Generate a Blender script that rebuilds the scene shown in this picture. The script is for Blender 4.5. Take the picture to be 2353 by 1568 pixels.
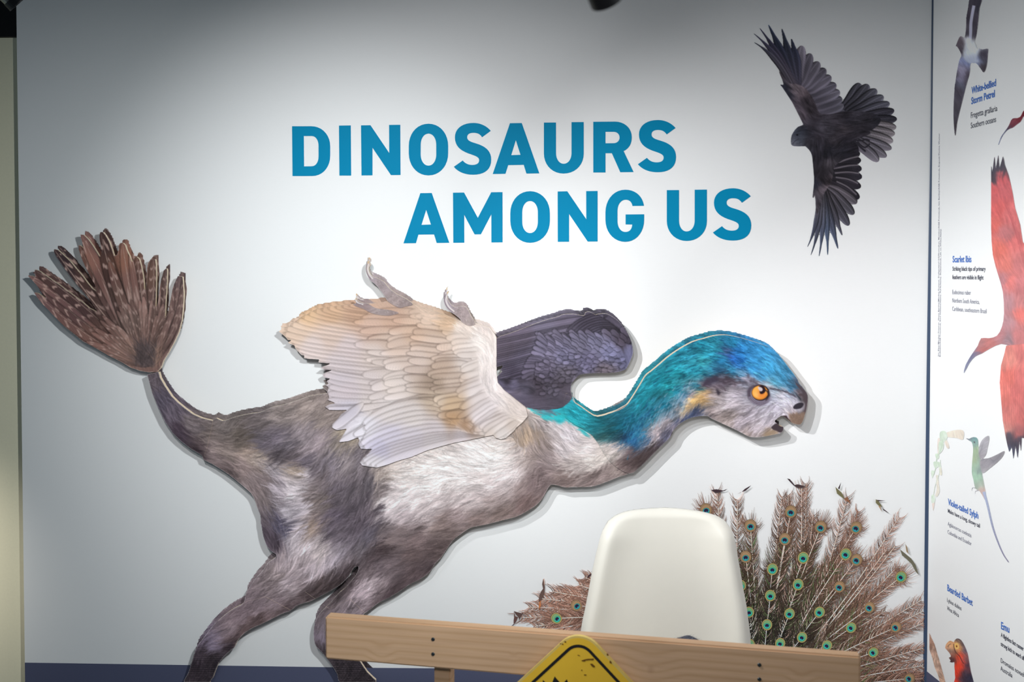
import bpy, bmesh, math, random
import numpy as np
from mathutils import Vector, Matrix

for _o in list(bpy.data.objects):
    bpy.data.objects.remove(_o)
SC = bpy.context.scene
COL = SC.collection

# ------------------------------------------------------------------ camera
F = 2400.0                    # focal length in pixels of the 2353 px frame
PPX, PPY = 1176.5, 666.0      # principal point (lens shifted a little)
PITCH = math.atan(66.0 / F)   # looking slightly down
EYE = 1.52
cam_d = bpy.data.cameras.new('camera')
cam = bpy.data.objects.new('camera', cam_d)
COL.objects.link(cam)
cam_d.sensor_width = 36.0
cam_d.lens = 36.0 * F / 2353.0
cam_d.shift_y = (PPY - 784.0) / 2353.0
cam.location = (0, 0, EYE)
cam.rotation_euler = (math.pi / 2 - PITCH, 0, 0)
cam_d.dof.use_dof = True
cam_d.dof.focus_distance = 3.65
cam_d.dof.aperture_fstop = 4.0
cam_d.clip_end = 50
SC.camera = cam

# ------------------------------------------------------------------ world, light, exposure
w = bpy.data.worlds.new('room_light')
SC.world = w
w.use_nodes = True
w.node_tree.nodes['Background'].inputs[0].default_value = (0.66, 0.86, 1.0, 1)
w.node_tree.nodes['Background'].inputs[1].default_value = 0.215
SC.view_settings.view_transform = 'Standard'
SC.view_settings.look = 'None'
SC.view_settings.exposure = 0.0
SC.view_settings.gamma = 1.0
SC.view_settings.use_curve_mapping = False

def spot(name, loc, target, power, size, blend, radius=0.03, color=(1, 1, 1)):
    d = bpy.data.lights.new(name, 'SPOT')
    d.energy = power
    d.spot_size = math.radians(size)
    d.spot_blend = blend
    d.shadow_soft_size = radius
    d.color = color
    o = bpy.data.objects.new(name, d)
    COL.objects.link(o)
    o.location = loc
    o.rotation_euler = (Vector(target) - Vector(loc)).to_track_quat('-Z', 'Y').to_euler()
    return o

SPOTS = [
    ('spot_left_wall', (0.406, 1.435, 2.104), (-1.286, 3.765, 0.673), 158.7, 76.7, 1.0, 0.07, (0.92, 0.985, 1.0)),
    ('spot_title', (-0.699, 1.272, 2.179), (-0.360, 3.718, 1.330), 108.0, 61.4, 1.0, 0.02, (0.975, 0.992, 1.0)),
    ('spot_corner', (-0.270, 2.089, 2.131), (1.983, 3.600, 0.457), 119.0, 54.4, 1.0, 0.02, (0.975, 0.992, 1.0)),
    ('spot_low', (-0.700, 2.295, 2.100), (1.997, 3.599, 0.400), 131.0, 89.1, 1.0, 0.02, (0.98, 0.995, 1.0)),
    ('spot_fill', (-0.300, -0.600, 2.500), (0.200, 3.690, 0.900), 150.0, 52.0, 1.0, 0.20),  # added fill from near the camera, softens the shadows round the board
    ('spot_beige_wall', (-2.75, 3.15, 0.8), (-2.36, 3.85, 0.50), 46, 66, 1.0, 0.05, (1.0, 0.95, 0.86)),
]
for s in SPOTS:
    spot(*s)

# ------------------------------------------------------------------ projection helpers
def ray(px, py):
    xc = (np.asarray(px, float) - PPX) / F
    yc = (PPY - np.asarray(py, float)) / F
    c, s = math.cos(PITCH), math.sin(PITCH)
    return xc, c + yc * s, -s + yc * c

WALL_A = math.radians(2.9)
WT = np.array([math.cos(WALL_A), -math.sin(WALL_A)])      # along the main wall, to the right
WN = np.array([-math.sin(WALL_A), -math.cos(WALL_A)])     # main wall normal, towards the room
WP = np.array([0.0, 3.7])

def on_plane(px, py, P, N, h=0.0):
    dx, dy, dz = ray(px, py)
    q = P + N * h
    t = (q @ N) / (dx * N[0] + dy * N[1])
    return dx * t, dy * t, EYE + dz * t

_c = on_plane(2135.0, 780.0, WP, WN)
CORNER = np.array([float(_c[0]), float(_c[1])])
_d = np.array([(950 - PPX) / F, 1.0]); _d /= np.linalg.norm(_d)
RT = -_d                                                  # along the right wall, towards the camera
RN = np.array([-_d[1], _d[0]])                            # right wall normal, towards the room
if RN @ (-CORNER) < 0:
    RN = -RN

def front(px, py, h=0.0):
    return on_plane(px, py, WP, WN, h)

def side(px, py, h=0.0):
    return on_plane(px, py, CORNER, RN, h)

# ------------------------------------------------------------------ colour helpers
def lin(c):
    c = np.asarray(c, float) / 255.0
    return np.where(c <= 0.04045, c / 12.92, ((c + 0.055) / 1.055) ** 2.4)

def L4(c):
    l = lin(c)
    return (float(l[0]), float(l[1]), float(l[2]), 1.0)
# ================================================================== materials
def new_mat(name):
    m = bpy.data.materials.new(name)
    m.use_nodes = True
    return m, m.node_tree.nodes, m.node_tree.links, m.node_tree.nodes['Principled BSDF']

def flat_mat(name, rgb, rough=0.5, spec=0.4, noise=0.0, scale=200.0, bump=0.0, metallic=0.0):
    m, n, l, p = new_mat(name)
    p.inputs['Base Color'].default_value = L4(rgb)
    p.inputs['Roughness'].default_value = rough
    p.inputs['Specular IOR Level'].default_value = spec
    p.inputs['Metallic'].default_value = metallic
    if noise or bump:
        tc = n.new('ShaderNodeTexCoord'); t = n.new('ShaderNodeTexNoise')
        t.inputs['Scale'].default_value = scale; t.inputs['Detail'].default_value = 3
        l.new(tc.outputs['Object'], t.inputs['Vector'])
        if noise:
            mx = n.new('ShaderNodeMix'); mx.data_type = 'RGBA'
            c = lin(rgb)
            mx.inputs['A'].default_value = (*[float(v) * (1 - noise) for v in c], 1)
            mx.inputs['B'].default_value = (*[min(1, float(v) * (1 + noise)) for v in c], 1)
            l.new(t.outputs['Fac'], mx.inputs['Factor']); l.new(mx.outputs['Result'], p.inputs['Base Color'])
        if bump:
            b = n.new('ShaderNodeBump'); b.inputs['Strength'].default_value = bump; b.inputs['Distance'].default_value = 0.001
            l.new(t.outputs['Fac'], b.inputs['Height']); l.new(b.outputs['Normal'], p.inputs['Normal'])
    return m

def print_mat(name, rough=0.65, spec=0.08):
    m, n, l, p = new_mat(name)
    a = n.new('ShaderNodeAttribute'); a.attribute_name = 'ink'
    l.new(a.outputs['Color'], p.inputs['Base Color'])
    p.inputs['Roughness'].default_value = rough
    p.inputs['Specular IOR Level'].default_value = spec
    return m

def wall_mat(name, rgb):
    m, n, l, p = new_mat(name)
    tc = n.new('ShaderNodeTexCoord')
    mp = n.new('ShaderNodeMapping'); mp.inputs['Scale'].default_value = (60, 60, 900)
    t = n.new('ShaderNodeTexNoise'); t.inputs['Scale'].default_value = 1.0; t.inputs['Detail'].default_value = 2
    l.new(tc.outputs['Object'], mp.inputs['Vector']); l.new(mp.outputs['Vector'], t.inputs['Vector'])
    b = n.new('ShaderNodeBump'); b.inputs['Strength'].default_value = 0.06; b.inputs['Distance'].default_value = 0.0006
    l.new(t.outputs['Fac'], b.inputs['Height']); l.new(b.outputs['Normal'], p.inputs['Normal'])
    c = lin(rgb)
    mx = n.new('ShaderNodeMix'); mx.data_type = 'RGBA'
    mx.inputs['A'].default_value = (*[float(v) * 0.985 for v in c], 1)
    mx.inputs['B'].default_value = (*[min(1.0, float(v) * 1.015) for v in c], 1)
    l.new(t.outputs['Fac'], mx.inputs['Factor']); l.new(mx.outputs['Result'], p.inputs['Base Color'])
    p.inputs['Roughness'].default_value = 0.48
    p.inputs['Specular IOR Level'].default_value = 0.2
    return m

M_WALL = wall_mat('white_printed_wallcovering', (243, 243, 243))
M_BAND = flat_mat('navy_band_print', (88, 92, 118), 0.55, 0.3, 0.06, 300)
M_BEIGE = flat_mat('beige_wall_paint', (240, 233, 204), 0.6, 0.3, 0.04, 120, 0.15)
M_BLACK = flat_mat('black_paint', (20, 21, 23), 0.6, 0.2, 0.2, 60)
M_FLOOR = flat_mat('grey_carpet', (74, 74, 80), 0.95, 0.1, 0.25, 260, 0.5)
M_TRIM = flat_mat('slate_blue_trim', (62, 78, 104), 0.35, 0.5)
M_FOAM = flat_mat('cut_board_edge', (226, 206, 180), 0.7, 0.2, 0.08, 500)
M_PRINT = print_mat('printed_board')
M_VINYL = print_mat('printed_wall_graphic', 0.65, 0.08)
M_WALLINK = print_mat('printed_wall_backing', 0.55, 0.3)

# ================================================================== mesh helpers
def link(name, me, parent=None, mats=()):
    o = bpy.data.objects.new(name, me)
    COL.objects.link(o)
    for m in mats:
        me.materials.append(m)
    if parent is not None:
        o.parent = parent
        o.matrix_parent_inverse = parent.matrix_world.inverted() if parent.type != 'EMPTY' else Matrix.Translation(-Vector(parent.location))
    return o

def empty(name, loc, label=None, cat=None, group=None):
    o = bpy.data.objects.new(name, None)
    o.empty_display_size = 0.1
    COL.objects.link(o)
    o.location = loc
    if label: o['label'] = label
    if cat: o['category'] = cat
    if group: o['group'] = group
    return o

def pymesh(name, verts, faces, smooth_=False):
    me = bpy.data.meshes.new(name)
    me.from_pydata([tuple(map(float, v)) for v in verts], [], faces)
    me.validate(); me.update()
    if smooth_:
        me.polygons.foreach_set('use_smooth', [True] * len(me.polygons))
    return me

def prism(pts3, ext):
    """closed prism: list of 3-D points (planar loop) extruded by vector ext"""
    n = len(pts3)
    P = [Vector(p) for p in pts3]; e = Vector(ext)
    v = P + [p + e for p in P]
    f = [tuple(range(n - 1, -1, -1)), tuple(range(n, 2 * n))]
    f += [(i, (i + 1) % n, n + (i + 1) % n, n + i) for i in range(n)]
    return v, f

def fixn(me):
    bm = bmesh.new(); bm.from_mesh(me)
    bmesh.ops.recalc_face_normals(bm, faces=bm.faces)
    bm.to_mesh(me); bm.free()
    return me

def box_mesh(name, c, s, bevel=0.0, rot=None, seg=2):
    bm = bmesh.new()
    bmesh.ops.create_cube(bm, size=1.0)
    for v in bm.verts:
        v.co = Vector((v.co.x * s[0], v.co.y * s[1], v.co.z * s[2]))
    if bevel:
        bmesh.ops.bevel(bm, geom=list(bm.edges), offset=bevel, segments=seg, affect='EDGES')
    M = Matrix.Translation(Vector(c)) @ (rot.to_4x4() if rot is not None else Matrix.Identity(4))
    bm.transform(M)
    me = bpy.data.meshes.new(name); bm.to_mesh(me); bm.free()
    return me

def struct(o):
    o['kind'] = 'structure'
    return o

# ================================================================== the room
def at(xy, z):
    return (float(xy[0]), float(xy[1]), z)
e0 = front(47.5, 784); LEFT_END = np.array([float(e0[0]), float(e0[1])])
TOP = 3.1
def wallblock(name, a, b, back, z0, z1, mat):
    v, f = prism([at(a, z0), at(b, z0), at(b, z1), at(a, z1)], (float(back[0]), float(back[1]), 0))
    return struct(link(name, fixn(pymesh(name, v, f)), None, [mat]))
FZ = -0.08
wallblock('wall_back', LEFT_END, CORNER, -WN * 0.10, FZ, TOP, M_WALL)
wallblock('wall_right', CORNER, CORNER + RT * 3.2, -RN * 0.10, FZ, TOP, M_WALL)
# beige wall further back on the left, black soffit over it
BP = LEFT_END - WN * 0.03
FZ = -0.08
zl = on_plane(0, 87, BP, WN)[2]
wallblock('wall_left', BP - WT * 1.6, BP + WT * 0.002, -WN * 0.10, FZ, float(zl), M_BEIGE)
wallblock('trim_1', BP - WT * 1.6 + WN * 0.02, BP + WT * 0.002 + WN * 0.02, -WN * 0.14, float(zl), TOP, M_BLACK)
fl = struct(link('floor', box_mesh('floor', (0, 1.2, FZ - 0.03), (9, 8, 0.06)), None, [M_FLOOR]))
ce = struct(link('ceiling', box_mesh('ceiling', (0, 2.4, TOP + 0.03), (9, 5.0, 0.06)), None, [M_BLACK]))
# dark band printed along the foot of both walls
def band(name, pts_px, proj, Nn):
    v = [np.array(proj(x, y, 0.0015)) for x, y in pts_px]
    lo = [np.array([p[0], p[1], FZ]) for p in v]
    loop = v + lo[::-1]
    vv, f = prism(loop, tuple(-Nn[0] * 0.001 for _ in (0,)) + (-Nn[1] * 0.001, 0))
    return struct(link(name, fixn(pymesh(name, vv, f)), None, [M_BAND]))
band('baseboard_back', [(57, 1523.6), (840, 1535.5), (2133, 1545)], front, WN)
def side_z(z, t):
    p = CORNER + RT * t + RN * 0.0015
    return (p[0], p[1], z)
zr_ = side(2131.5, 1544.5)[2]
vv, f = prism([side_z(FZ, 0.004), side_z(FZ, 3.2), side_z(zr_, 3.2), side_z(zr_, 0.004)], (-RN[0] * .001, -RN[1] * .001, 0))
struct(link('baseboard_right', fixn(pymesh('baseboard_right', vv, f)), None, [M_BAND]))
# slim corner trim
tc_ = CORNER + (WN + RN) * 0.0035
def corner_strip():
    hw0, hw1 = 0.0062, 0.0030
    ax = (WT - RT); ax = ax / np.linalg.norm(ax)
    a0 = CORNER - WT * 0.0085 + WN * 0.0012; b0 = CORNER + RT * 0.010 + RN * 0.0012
    m0 = CORNER + (WN + RN) * 0.004
    zs = (0.0, TOP)
    v = []
    for z, k in ((FZ, 1.1), (1.1, 1.0), (2.2, .55), (TOP, .35)):
        a = CORNER - WT * 0.0078 * k + WN * 0.0008; b = CORNER + RT * 0.010 * k + RN * 0.0008; m_ = CORNER + (WN + RN) * (0.004 * k)
        v += [at(a, z), at(m_, z), at(b, z), at(CORNER - (WN + RN) * 0.002, z)]
    f = []
    for i in range(3):
        for k in range(4):
            f.append((4 * i + k, 4 * i + (k + 1) % 4, 4 * i + 4 + (k + 1) % 4, 4 * i + 4 + k))
    f += [(0, 1, 2, 3), (12, 13, 14, 15)]
    return fixn(pymesh('trim_2', v, f))
struct(link('trim_2', corner_strip(), None, [M_TRIM]))
ILLUM = [0.113, 0.116, 0.122, 0.13, 0.132, 0.14, 0.174, 0.21, 0.243, 0.262, 0.275, 0.275, 0.264, 0.242, 0.209, 0.186, 0.183, 0.189, 0.203, 0.207, 0.205, 0.2, 0.218, 0.312, 0.343, 0.153, 0.157, 0.169, 0.183, 0.208, 0.263, 0.335, 0.398, 0.44, 0.454, 0.444, 0.417, 0.386, 0.351, 0.305, 0.279, 0.29, 0.305, 0.318, 0.319, 0.311, 0.298, 0.331, 0.419, 0.451, 0.197, 0.202, 0.221, 0.258, 0.332, 0.438, 0.54, 0.619, 0.675, 0.69, 0.666, 0.603, 0.53, 0.477, 0.473, 0.477, 0.477, 0.465, 0.459, 0.45, 0.433, 0.41, 0.454, 0.53, 0.557, 0.233, 0.24, 0.274, 0.351, 0.462, 0.597, 0.715, 0.806, 0.869, 0.889, 0.866, 0.791, 0.699, 0.671, 0.699, 0.703, 0.674, 0.63, 0.589, 0.566, 0.541, 0.51, 0.563, 0.636, 0.665, 0.271, 0.278, 0.335, 0.444, 0.58, 0.725, 0.853, 0.946, 1.008, 1.032, 1.021, 0.957, 0.929, 0.936, 0.918, 0.898, 0.856, 0.782, 0.713, 0.668, 0.649, 0.63, 0.695, 0.82, 0.873, 0.295, 0.308, 0.391, 0.52, 0.665, 0.814, 0.932, 1.025, 1.083, 1.115, 1.109, 1.1, 1.158, 1.167, 1.113, 1.038, 0.97, 0.884, 0.821, 0.804, 0.808, 0.801, 0.888, 1.026, 1.072, 0.317, 0.334, 0.432, 0.564, 0.709, 0.848, 0.966, 1.049, 1.112, 1.143, 1.144, 1.212, 1.307, 1.315, 1.238, 1.116, 1.027, 0.973, 0.966, 0.966, 0.968, 0.969, 1.054, 1.168, 1.215, 0.329, 0.351, 0.453, 0.589, 0.727, 0.854, 0.964, 1.045, 1.099, 1.132, 1.153, 1.272, 1.371, 1.378, 1.289, 1.15, 1.057, 1.072, 1.088, 1.081, 1.071, 1.066, 1.164, 1.244, 1.287, 0.333, 0.357, 0.46, 0.587, 0.716, 0.837, 0.94, 1.011, 1.066, 1.098, 1.141, 1.269, 1.366, 1.366, 1.279, 1.143, 1.081, 1.118, 1.136, 1.126, 1.111, 1.103, 1.195, 1.254, 1.291, 0.333, 0.355, 0.449, 0.57, 0.687, 0.8, 0.895, 0.969, 1.022, 1.051, 1.105, 1.227, 1.307, 1.308, 1.227, 1.096, 1.066, 1.11, 1.126, 1.117, 1.104, 1.093, 1.18, 1.226, 1.262, 0.321, 0.343, 0.43, 0.535, 0.646, 0.749, 0.841, 0.909, 0.96, 0.988, 1.047, 1.146, 1.212, 1.216, 1.143, 1.035, 1.011, 1.053, 1.079, 1.072, 1.058, 1.049, 1.131, 1.174, 1.202, 0.312, 0.329, 0.405, 0.499, 0.597, 0.697, 0.78, 0.84, 0.891, 0.927, 0.97, 1.052, 1.105, 1.103, 1.041, 0.95, 0.929, 0.973, 0.998, 1.004, 0.994, 0.989, 1.072, 1.104, 1.138, 0.355, 0.338, 0.376, 0.456, 0.543, 0.631, 0.708, 0.767, 0.815, 0.846, 0.885, 0.946, 0.985, 0.981, 0.927, 0.853, 0.829, 0.868, 0.904, 0.919, 0.919, 0.921, 0.996, 1.04, 1.074, 0.394, 0.361, 0.349, 0.414, 0.487, 0.562, 0.635, 0.693, 0.734, 0.761, 0.788, 0.834, 0.864, 0.854, 0.814, 0.748, 0.726, 0.763, 0.804, 0.822, 0.838, 0.846, 0.919, 0.962, 0.993, 0.383, 0.356, 0.331, 0.374, 0.437, 0.506, 0.567, 0.619, 0.655, 0.679, 0.695, 0.728, 0.749, 0.74, 0.706, 0.657, 0.626, 0.663, 0.706, 0.732, 0.751, 0.772, 0.845, 0.885, 0.914, 0.331, 0.322, 0.304, 0.335, 0.386, 0.445, 0.498, 0.542, 0.573, 0.593, 0.603, 0.624, 0.633, 0.625, 0.597, 0.559, 0.533, 0.56, 0.599, 0.627, 0.647, 0.672, 0.747, 0.798, 0.833, 0.305, 0.301, 0.294, 0.322, 0.369, 0.422, 0.469, 0.512, 0.544, 0.559, 0.566, 0.578, 0.589, 0.585, 0.559, 0.527, 0.498, 0.526, 0.56, 0.586, 0.601, 0.613, 0.678, 0.741, 0.78]
# ================================================================== printed artwork
# The prints are worked out as colours on a fine grid (picture coordinates of the
# artwork as it hangs) and carried by the vertices of the boards and decals.
CW, CH = 2353, 1568
rng = np.random.default_rng(7)
CAN = np.full((CH, CW, 3), 235.0, np.float32)

def ZP(pts, ox, oy, s):
    return [(ox + x / s, oy + y / s) for x, y in pts]

def smooth(pts, n=6, closed=True):
    P = np.array(pts, float)
    m = len(P)
    out = []
    rngi = range(m) if closed else range(m - 1)
    for i in rngi:
        if closed:
            a, b, c, d = P[(i - 1) % m], P[i], P[(i + 1) % m], P[(i + 2) % m]
        else:
            a, b, c, d = P[max(i - 1, 0)], P[i], P[i + 1], P[min(i + 2, m - 1)]
        # keep sharp corners sharp
        for k in range(n):
            t = k / n
            out.append(0.5 * ((2 * b) + (c - a) * t + (2 * a - 5 * b + 4 * c - d) * t * t + (3 * b - 3 * c + d - a) * t ** 3))
    if not closed:
        out.append(P[-1])
    return np.array(out)

def polymask(pts, ss=3):
    """anti-aliased coverage of a polygon on the canvas"""
    P = np.array(pts, float)
    H, W = CH * ss, CW
    y0 = max(int(math.floor(P[:, 1].min())) - 1, 0); y1 = min(int(math.ceil(P[:, 1].max())) + 1, CH)
    x0 = max(int(math.floor(P[:, 0].min())) - 1, 0); x1 = min(int(math.ceil(P[:, 0].max())) + 1, CW)
    out = np.zeros((CH, CW), np.float32)
    if y1 <= y0 or x1 <= x0:
        return out
    nr, ncl = (y1 - y0) * ss, (x1 - x0)
    acc = np.zeros((nr, ncl + 2), np.float64)
    ys = y0 + (np.arange(nr) + 0.5) / ss
    Q = np.roll(P, -1, 0)
    for (ax, ay), (bx, by) in zip(P, Q):
        if ay == by:
            continue
        lo, hi, sg = (ay, by, 1) if ay < by else (by, ay, -1)
        r = np.nonzero((ys >= lo) & (ys < hi))[0]
        if len(r) == 0:
            continue
        xs = ax + (ys[r] - ay) * (bx - ax) / (by - ay) - x0
        xs = np.clip(xs, 0, ncl)
        i = xs.astype(int); f = xs - i
        np.add.at(acc, (r, i), sg * (1 - f))
        np.add.at(acc, (r, i + 1), sg * f)
    cov = np.abs(np.cumsum(acc, 1))[:, :ncl]
    cov = np.clip(cov, 0, 1).reshape(y1 - y0, ss, ncl).mean(1)
    out[y0:y1, x0:x1] = cov
    return out

def blur(a, r):
    """three box blurs, r in pixels"""
    a = a.astype(np.float32)
    r = int(r)
    if r < 1:
        return a
    for _ in range(3):
        for ax in (0, 1):
            pad = [(0, 0)] * a.ndim
            pad[ax] = (r + 1, r)
            c = np.cumsum(np.pad(a, pad, mode='edge'), axis=ax, dtype=np.float64)
            n = a.shape[ax]
            if ax == 0:
                a = ((c[2 * r + 1:2 * r + 1 + n] - c[:n]) / (2 * r + 1)).astype(np.float32)
            else:
                a = ((c[:, 2 * r + 1:2 * r + 1 + n] - c[:, :n]) / (2 * r + 1)).astype(np.float32)
    return a

def field(cps, box, q=4, p=4.0, soft=8.0):
    """colours (or values) between control points; (x, y, value...)"""
    x0, y0, x1, y1 = box
    gx = np.arange(x0, x1 + q, q); gy = np.arange(y0, y1 + q, q)
    X, Y = np.meshgrid(gx, gy)
    nv = len(cps[0]) - 2
    num = np.zeros(X.shape + (nv,)); den = np.zeros(X.shape)
    for c in cps:
        wgt = 1.0 / ((X - c[0]) ** 2 + (Y - c[1]) ** 2 + soft * soft) ** (p / 2)
        num += wgt[..., None] * np.array(c[2:], float); den += wgt
    g = num / den[..., None]
    # bilinear up
    xs = (np.arange(x0, x1) - x0) / q; ys = (np.arange(y0, y1) - y0) / q
    ix = xs.astype(int); fx = (xs - ix)[None, :, None]
    iy = ys.astype(int); fy = (ys - iy)[:, None, None]
    a = g[iy][:, ix]; b = g[iy][:, ix + 1]; c2 = g[iy + 1][:, ix]; d = g[iy + 1][:, ix + 1]
    return ((a * (1 - fx) + b * fx) * (1 - fy) + (c2 * (1 - fx) + d * fx) * fy).astype(np.float32)

def dirs(dps, box):
    """orientation field from (x, y, dx, dy); returns unit vectors"""
    pts = []
    for x, y, dx, dy in dps:
        a = 2 * math.atan2(dy, dx)
        pts.append((x, y, math.cos(a), math.sin(a)))
    f = field(pts, box, q=8, p=3.0, soft=25.0)
    a = 0.5 * np.arctan2(f[..., 1], f[..., 0])
    return a

def noise2(shape, r):
    n = rng.standard_normal(shape).astype(np.float32)
    if r >= 1:
        n = blur(n, r)
    n -= n.mean(); n /= n.std() + 1e-9
    return n

def lic(ang, src, idx, L):
    """smear noise along the orientation field, only at pixels idx (flat)"""
    H, W = ang.shape
    vx = np.cos(ang).ravel(); vy = np.sin(ang).ravel(); s = src.ravel()
    y0, x0 = np.divmod(idx, W)
    acc = s[idx].astype(np.float32).copy()
    for sg in (1, -1):
        x = x0.astype(np.float32) + 0.0; y = y0.astype(np.float32) + 0.0
        px = vx[idx] * sg; py = vy[idx] * sg
        j = idx
        for k in range(L):
            cx = vx[j]; cy = vy[j]
            d = np.sign(cx * px + cy * py); d[d == 0] = 1
            px = cx * d; py = cy * d
            x += px; y += py
            j = np.clip(np.rint(y), 0, H - 1).astype(np.int64) * W + np.clip(np.rint(x), 0, W - 1).astype(np.int64)
            acc += s[j]
    acc /= (2 * L + 1)
    acc -= acc.mean(); acc /= acc.std() + 1e-9
    return acc

def fur(box, mask, cps, dps, fine=0.10, coarse=0.10, warp=9.0, Lf=11, Lc=18, jit=0.35, canvas=None):
    x0, y0, x1, y1 = box
    m = mask[y0:y1, x0:x1]
    idx = np.nonzero((m > 0.001).ravel())[0]
    W = x1 - x0
    base = field(cps, box)
    ang = dirs(dps, box)
    ang = ang + noise2(ang.shape, 9) * jit * 0.6 + noise2(ang.shape, 22) * jit
    n1 = lic(ang, noise2(ang.shape, 0), idx, Lf)
    n2 = lic(ang, noise2(ang.shape, 1), idx, Lc)
    n3 = lic(ang, noise2(ang.shape, 4), idx, Lc)
    yy, xx = np.divmod(idx, W)
    wx = np.cos(ang).ravel()[idx]; wy = np.sin(ang).ravel()[idx]
    d = (n3 * 0.6 + n2 * 0.6) * warp
    jx = np.clip(xx + d * wx, 0, W - 1).astype(int); jy = np.clip(yy + d * wy, 0, (y1 - y0) - 1).astype(int)
    c = base[jy, jx]
    sh = 1 + fine * 0.55 * n1 + coarse * (0.6 * n2 + 0.5 * n3)
    c = c * np.clip(sh, 0.3, 1.7)[:, None] + (n1 * fine * 9)[:, None]
    tgt = CAN[y0:y1, x0:x1].reshape(-1, 3)
    a = m.ravel()[idx][:, None]
    tgt[idx] = tgt[idx] * (1 - a) + np.clip(c, 3, 252) * a
    CAN[y0:y1, x0:x1] = tgt.reshape(y1 - y0, x1 - x0, 3)

def quad_pts(p0, p1, p2, u):
    p0, p1, p2 = map(np.array, (p0, p1, p2))
    u = u[:, None]
    P = (1 - u) ** 2 * p0 + 2 * u * (1 - u) * p1 + u * u * p2
    T = 2 * (1 - u) * (p1 - p0) + 2 * u * (p2 - p1)
    T = T / (np.linalg.norm(T, axis=1, keepdims=True) + 1e-9)
    return P, T

def prof_round(u):
    return np.clip(u / 0.3, 0, 1) ** 0.5 * np.sqrt(np.clip(1 - (np.clip(u - 0.62, 0, 1) / 0.38) ** 2.4, 0, 1))

def prof_point(u):
    return np.clip(u / 0.2, 0, 1) ** 0.5 * np.clip(1 - (np.clip(u - 0.35, 0, 1) / 0.65) ** 1.6, 0, 1)

def feather(p0, p1, p2, wd, colfn, prof=prof_round, mask=None, os=0.55, shadow=0.0, alpha=None):
    """draws one feather along p0-p1-p2 (root to tip), half width wd; colfn(u, v, x, y, under)->rgb"""
    L = np.linalg.norm(np.array(p1) - p0) + np.linalg.norm(np.array(p2) - p1)
    nu = int(L / os) + 4; nv = int(2 * wd / os) + 4
    u = np.linspace(0, 1, nu)
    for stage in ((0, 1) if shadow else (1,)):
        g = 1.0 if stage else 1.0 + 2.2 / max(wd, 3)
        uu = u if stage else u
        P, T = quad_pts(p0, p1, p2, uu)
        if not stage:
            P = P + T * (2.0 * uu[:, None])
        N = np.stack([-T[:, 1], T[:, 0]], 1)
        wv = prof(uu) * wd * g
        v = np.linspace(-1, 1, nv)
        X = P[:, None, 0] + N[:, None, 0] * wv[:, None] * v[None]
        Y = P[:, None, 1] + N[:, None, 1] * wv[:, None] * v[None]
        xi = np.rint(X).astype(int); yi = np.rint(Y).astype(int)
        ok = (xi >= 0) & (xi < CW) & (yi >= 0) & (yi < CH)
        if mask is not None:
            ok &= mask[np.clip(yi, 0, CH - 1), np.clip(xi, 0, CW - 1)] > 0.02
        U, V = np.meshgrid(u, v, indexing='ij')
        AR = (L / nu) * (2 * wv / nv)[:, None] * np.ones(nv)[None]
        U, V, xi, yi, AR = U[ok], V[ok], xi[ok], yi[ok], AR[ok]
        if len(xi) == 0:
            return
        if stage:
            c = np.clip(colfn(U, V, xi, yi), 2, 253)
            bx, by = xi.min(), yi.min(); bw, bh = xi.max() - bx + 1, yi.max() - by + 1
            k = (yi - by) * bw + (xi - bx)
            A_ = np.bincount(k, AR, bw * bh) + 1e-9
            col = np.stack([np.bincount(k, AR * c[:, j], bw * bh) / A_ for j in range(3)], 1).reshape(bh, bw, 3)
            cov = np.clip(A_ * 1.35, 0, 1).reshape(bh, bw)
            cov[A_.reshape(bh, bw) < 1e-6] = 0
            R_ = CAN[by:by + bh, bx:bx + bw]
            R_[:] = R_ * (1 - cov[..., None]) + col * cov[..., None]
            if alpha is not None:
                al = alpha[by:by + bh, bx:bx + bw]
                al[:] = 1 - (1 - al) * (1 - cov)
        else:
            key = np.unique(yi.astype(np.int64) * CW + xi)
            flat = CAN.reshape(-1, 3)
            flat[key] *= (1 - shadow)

def ellipse(cx, cy, rx, ry, rot=0, n=40):
    t = np.linspace(0, 2 * math.pi, n, endpoint=False)
    c, s = math.cos(rot), math.sin(rot)
    x = rx * np.cos(t); y = ry * np.sin(t)
    return np.stack([cx + x * c - y * s, cy + x * s + y * c], 1)

def fill(pts, col, alpha=1.0, soft=0):
    m = polymask(pts)
    if soft:
        m = blur(m, soft)
    ys, xs = np.nonzero(m > 0.003)
    a = (m[ys, xs] * alpha)[:, None]
    CAN[ys, xs] = CAN[ys, xs] * (1 - a) + np.array(col, np.float32) * a

def stroke(pts, wd, col, alpha=1.0, taper=False):
    P = np.array(pts, float)
    d = np.gradient(P, axis=0)
    d /= np.linalg.norm(d, axis=1, keepdims=True) + 1e-9
    n = np.stack([-d[:, 1], d[:, 0]], 1)
    w_ = np.full(len(P), wd / 2.0)
    if taper:
        w_ *= np.linspace(1, 0.15, len(P))
    fill(np.vstack([P + n * w_[:, None], (P - n * w_[:, None])[::-1]]), col, alpha)

# ------------------------------------------------------------------ outlines (front face of the cut-out board)
A = (40, 520, 4.612); B = (600, 580, 3.92); Cz = (1100, 690, 3.92); D = (1450, 740, 5.227)
E_ = (300, 830, 3.92); Fz = (700, 880, 3.92); G = (400, 1168, 3.92); H_ = (1690, 30, 5.227); I_ = (1750, 310, 5.227)
K_ = (1590, 1080, 4.202); M_ = (2125, 960, 2.579); R_ = (2130, 280, 2.613)

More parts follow.
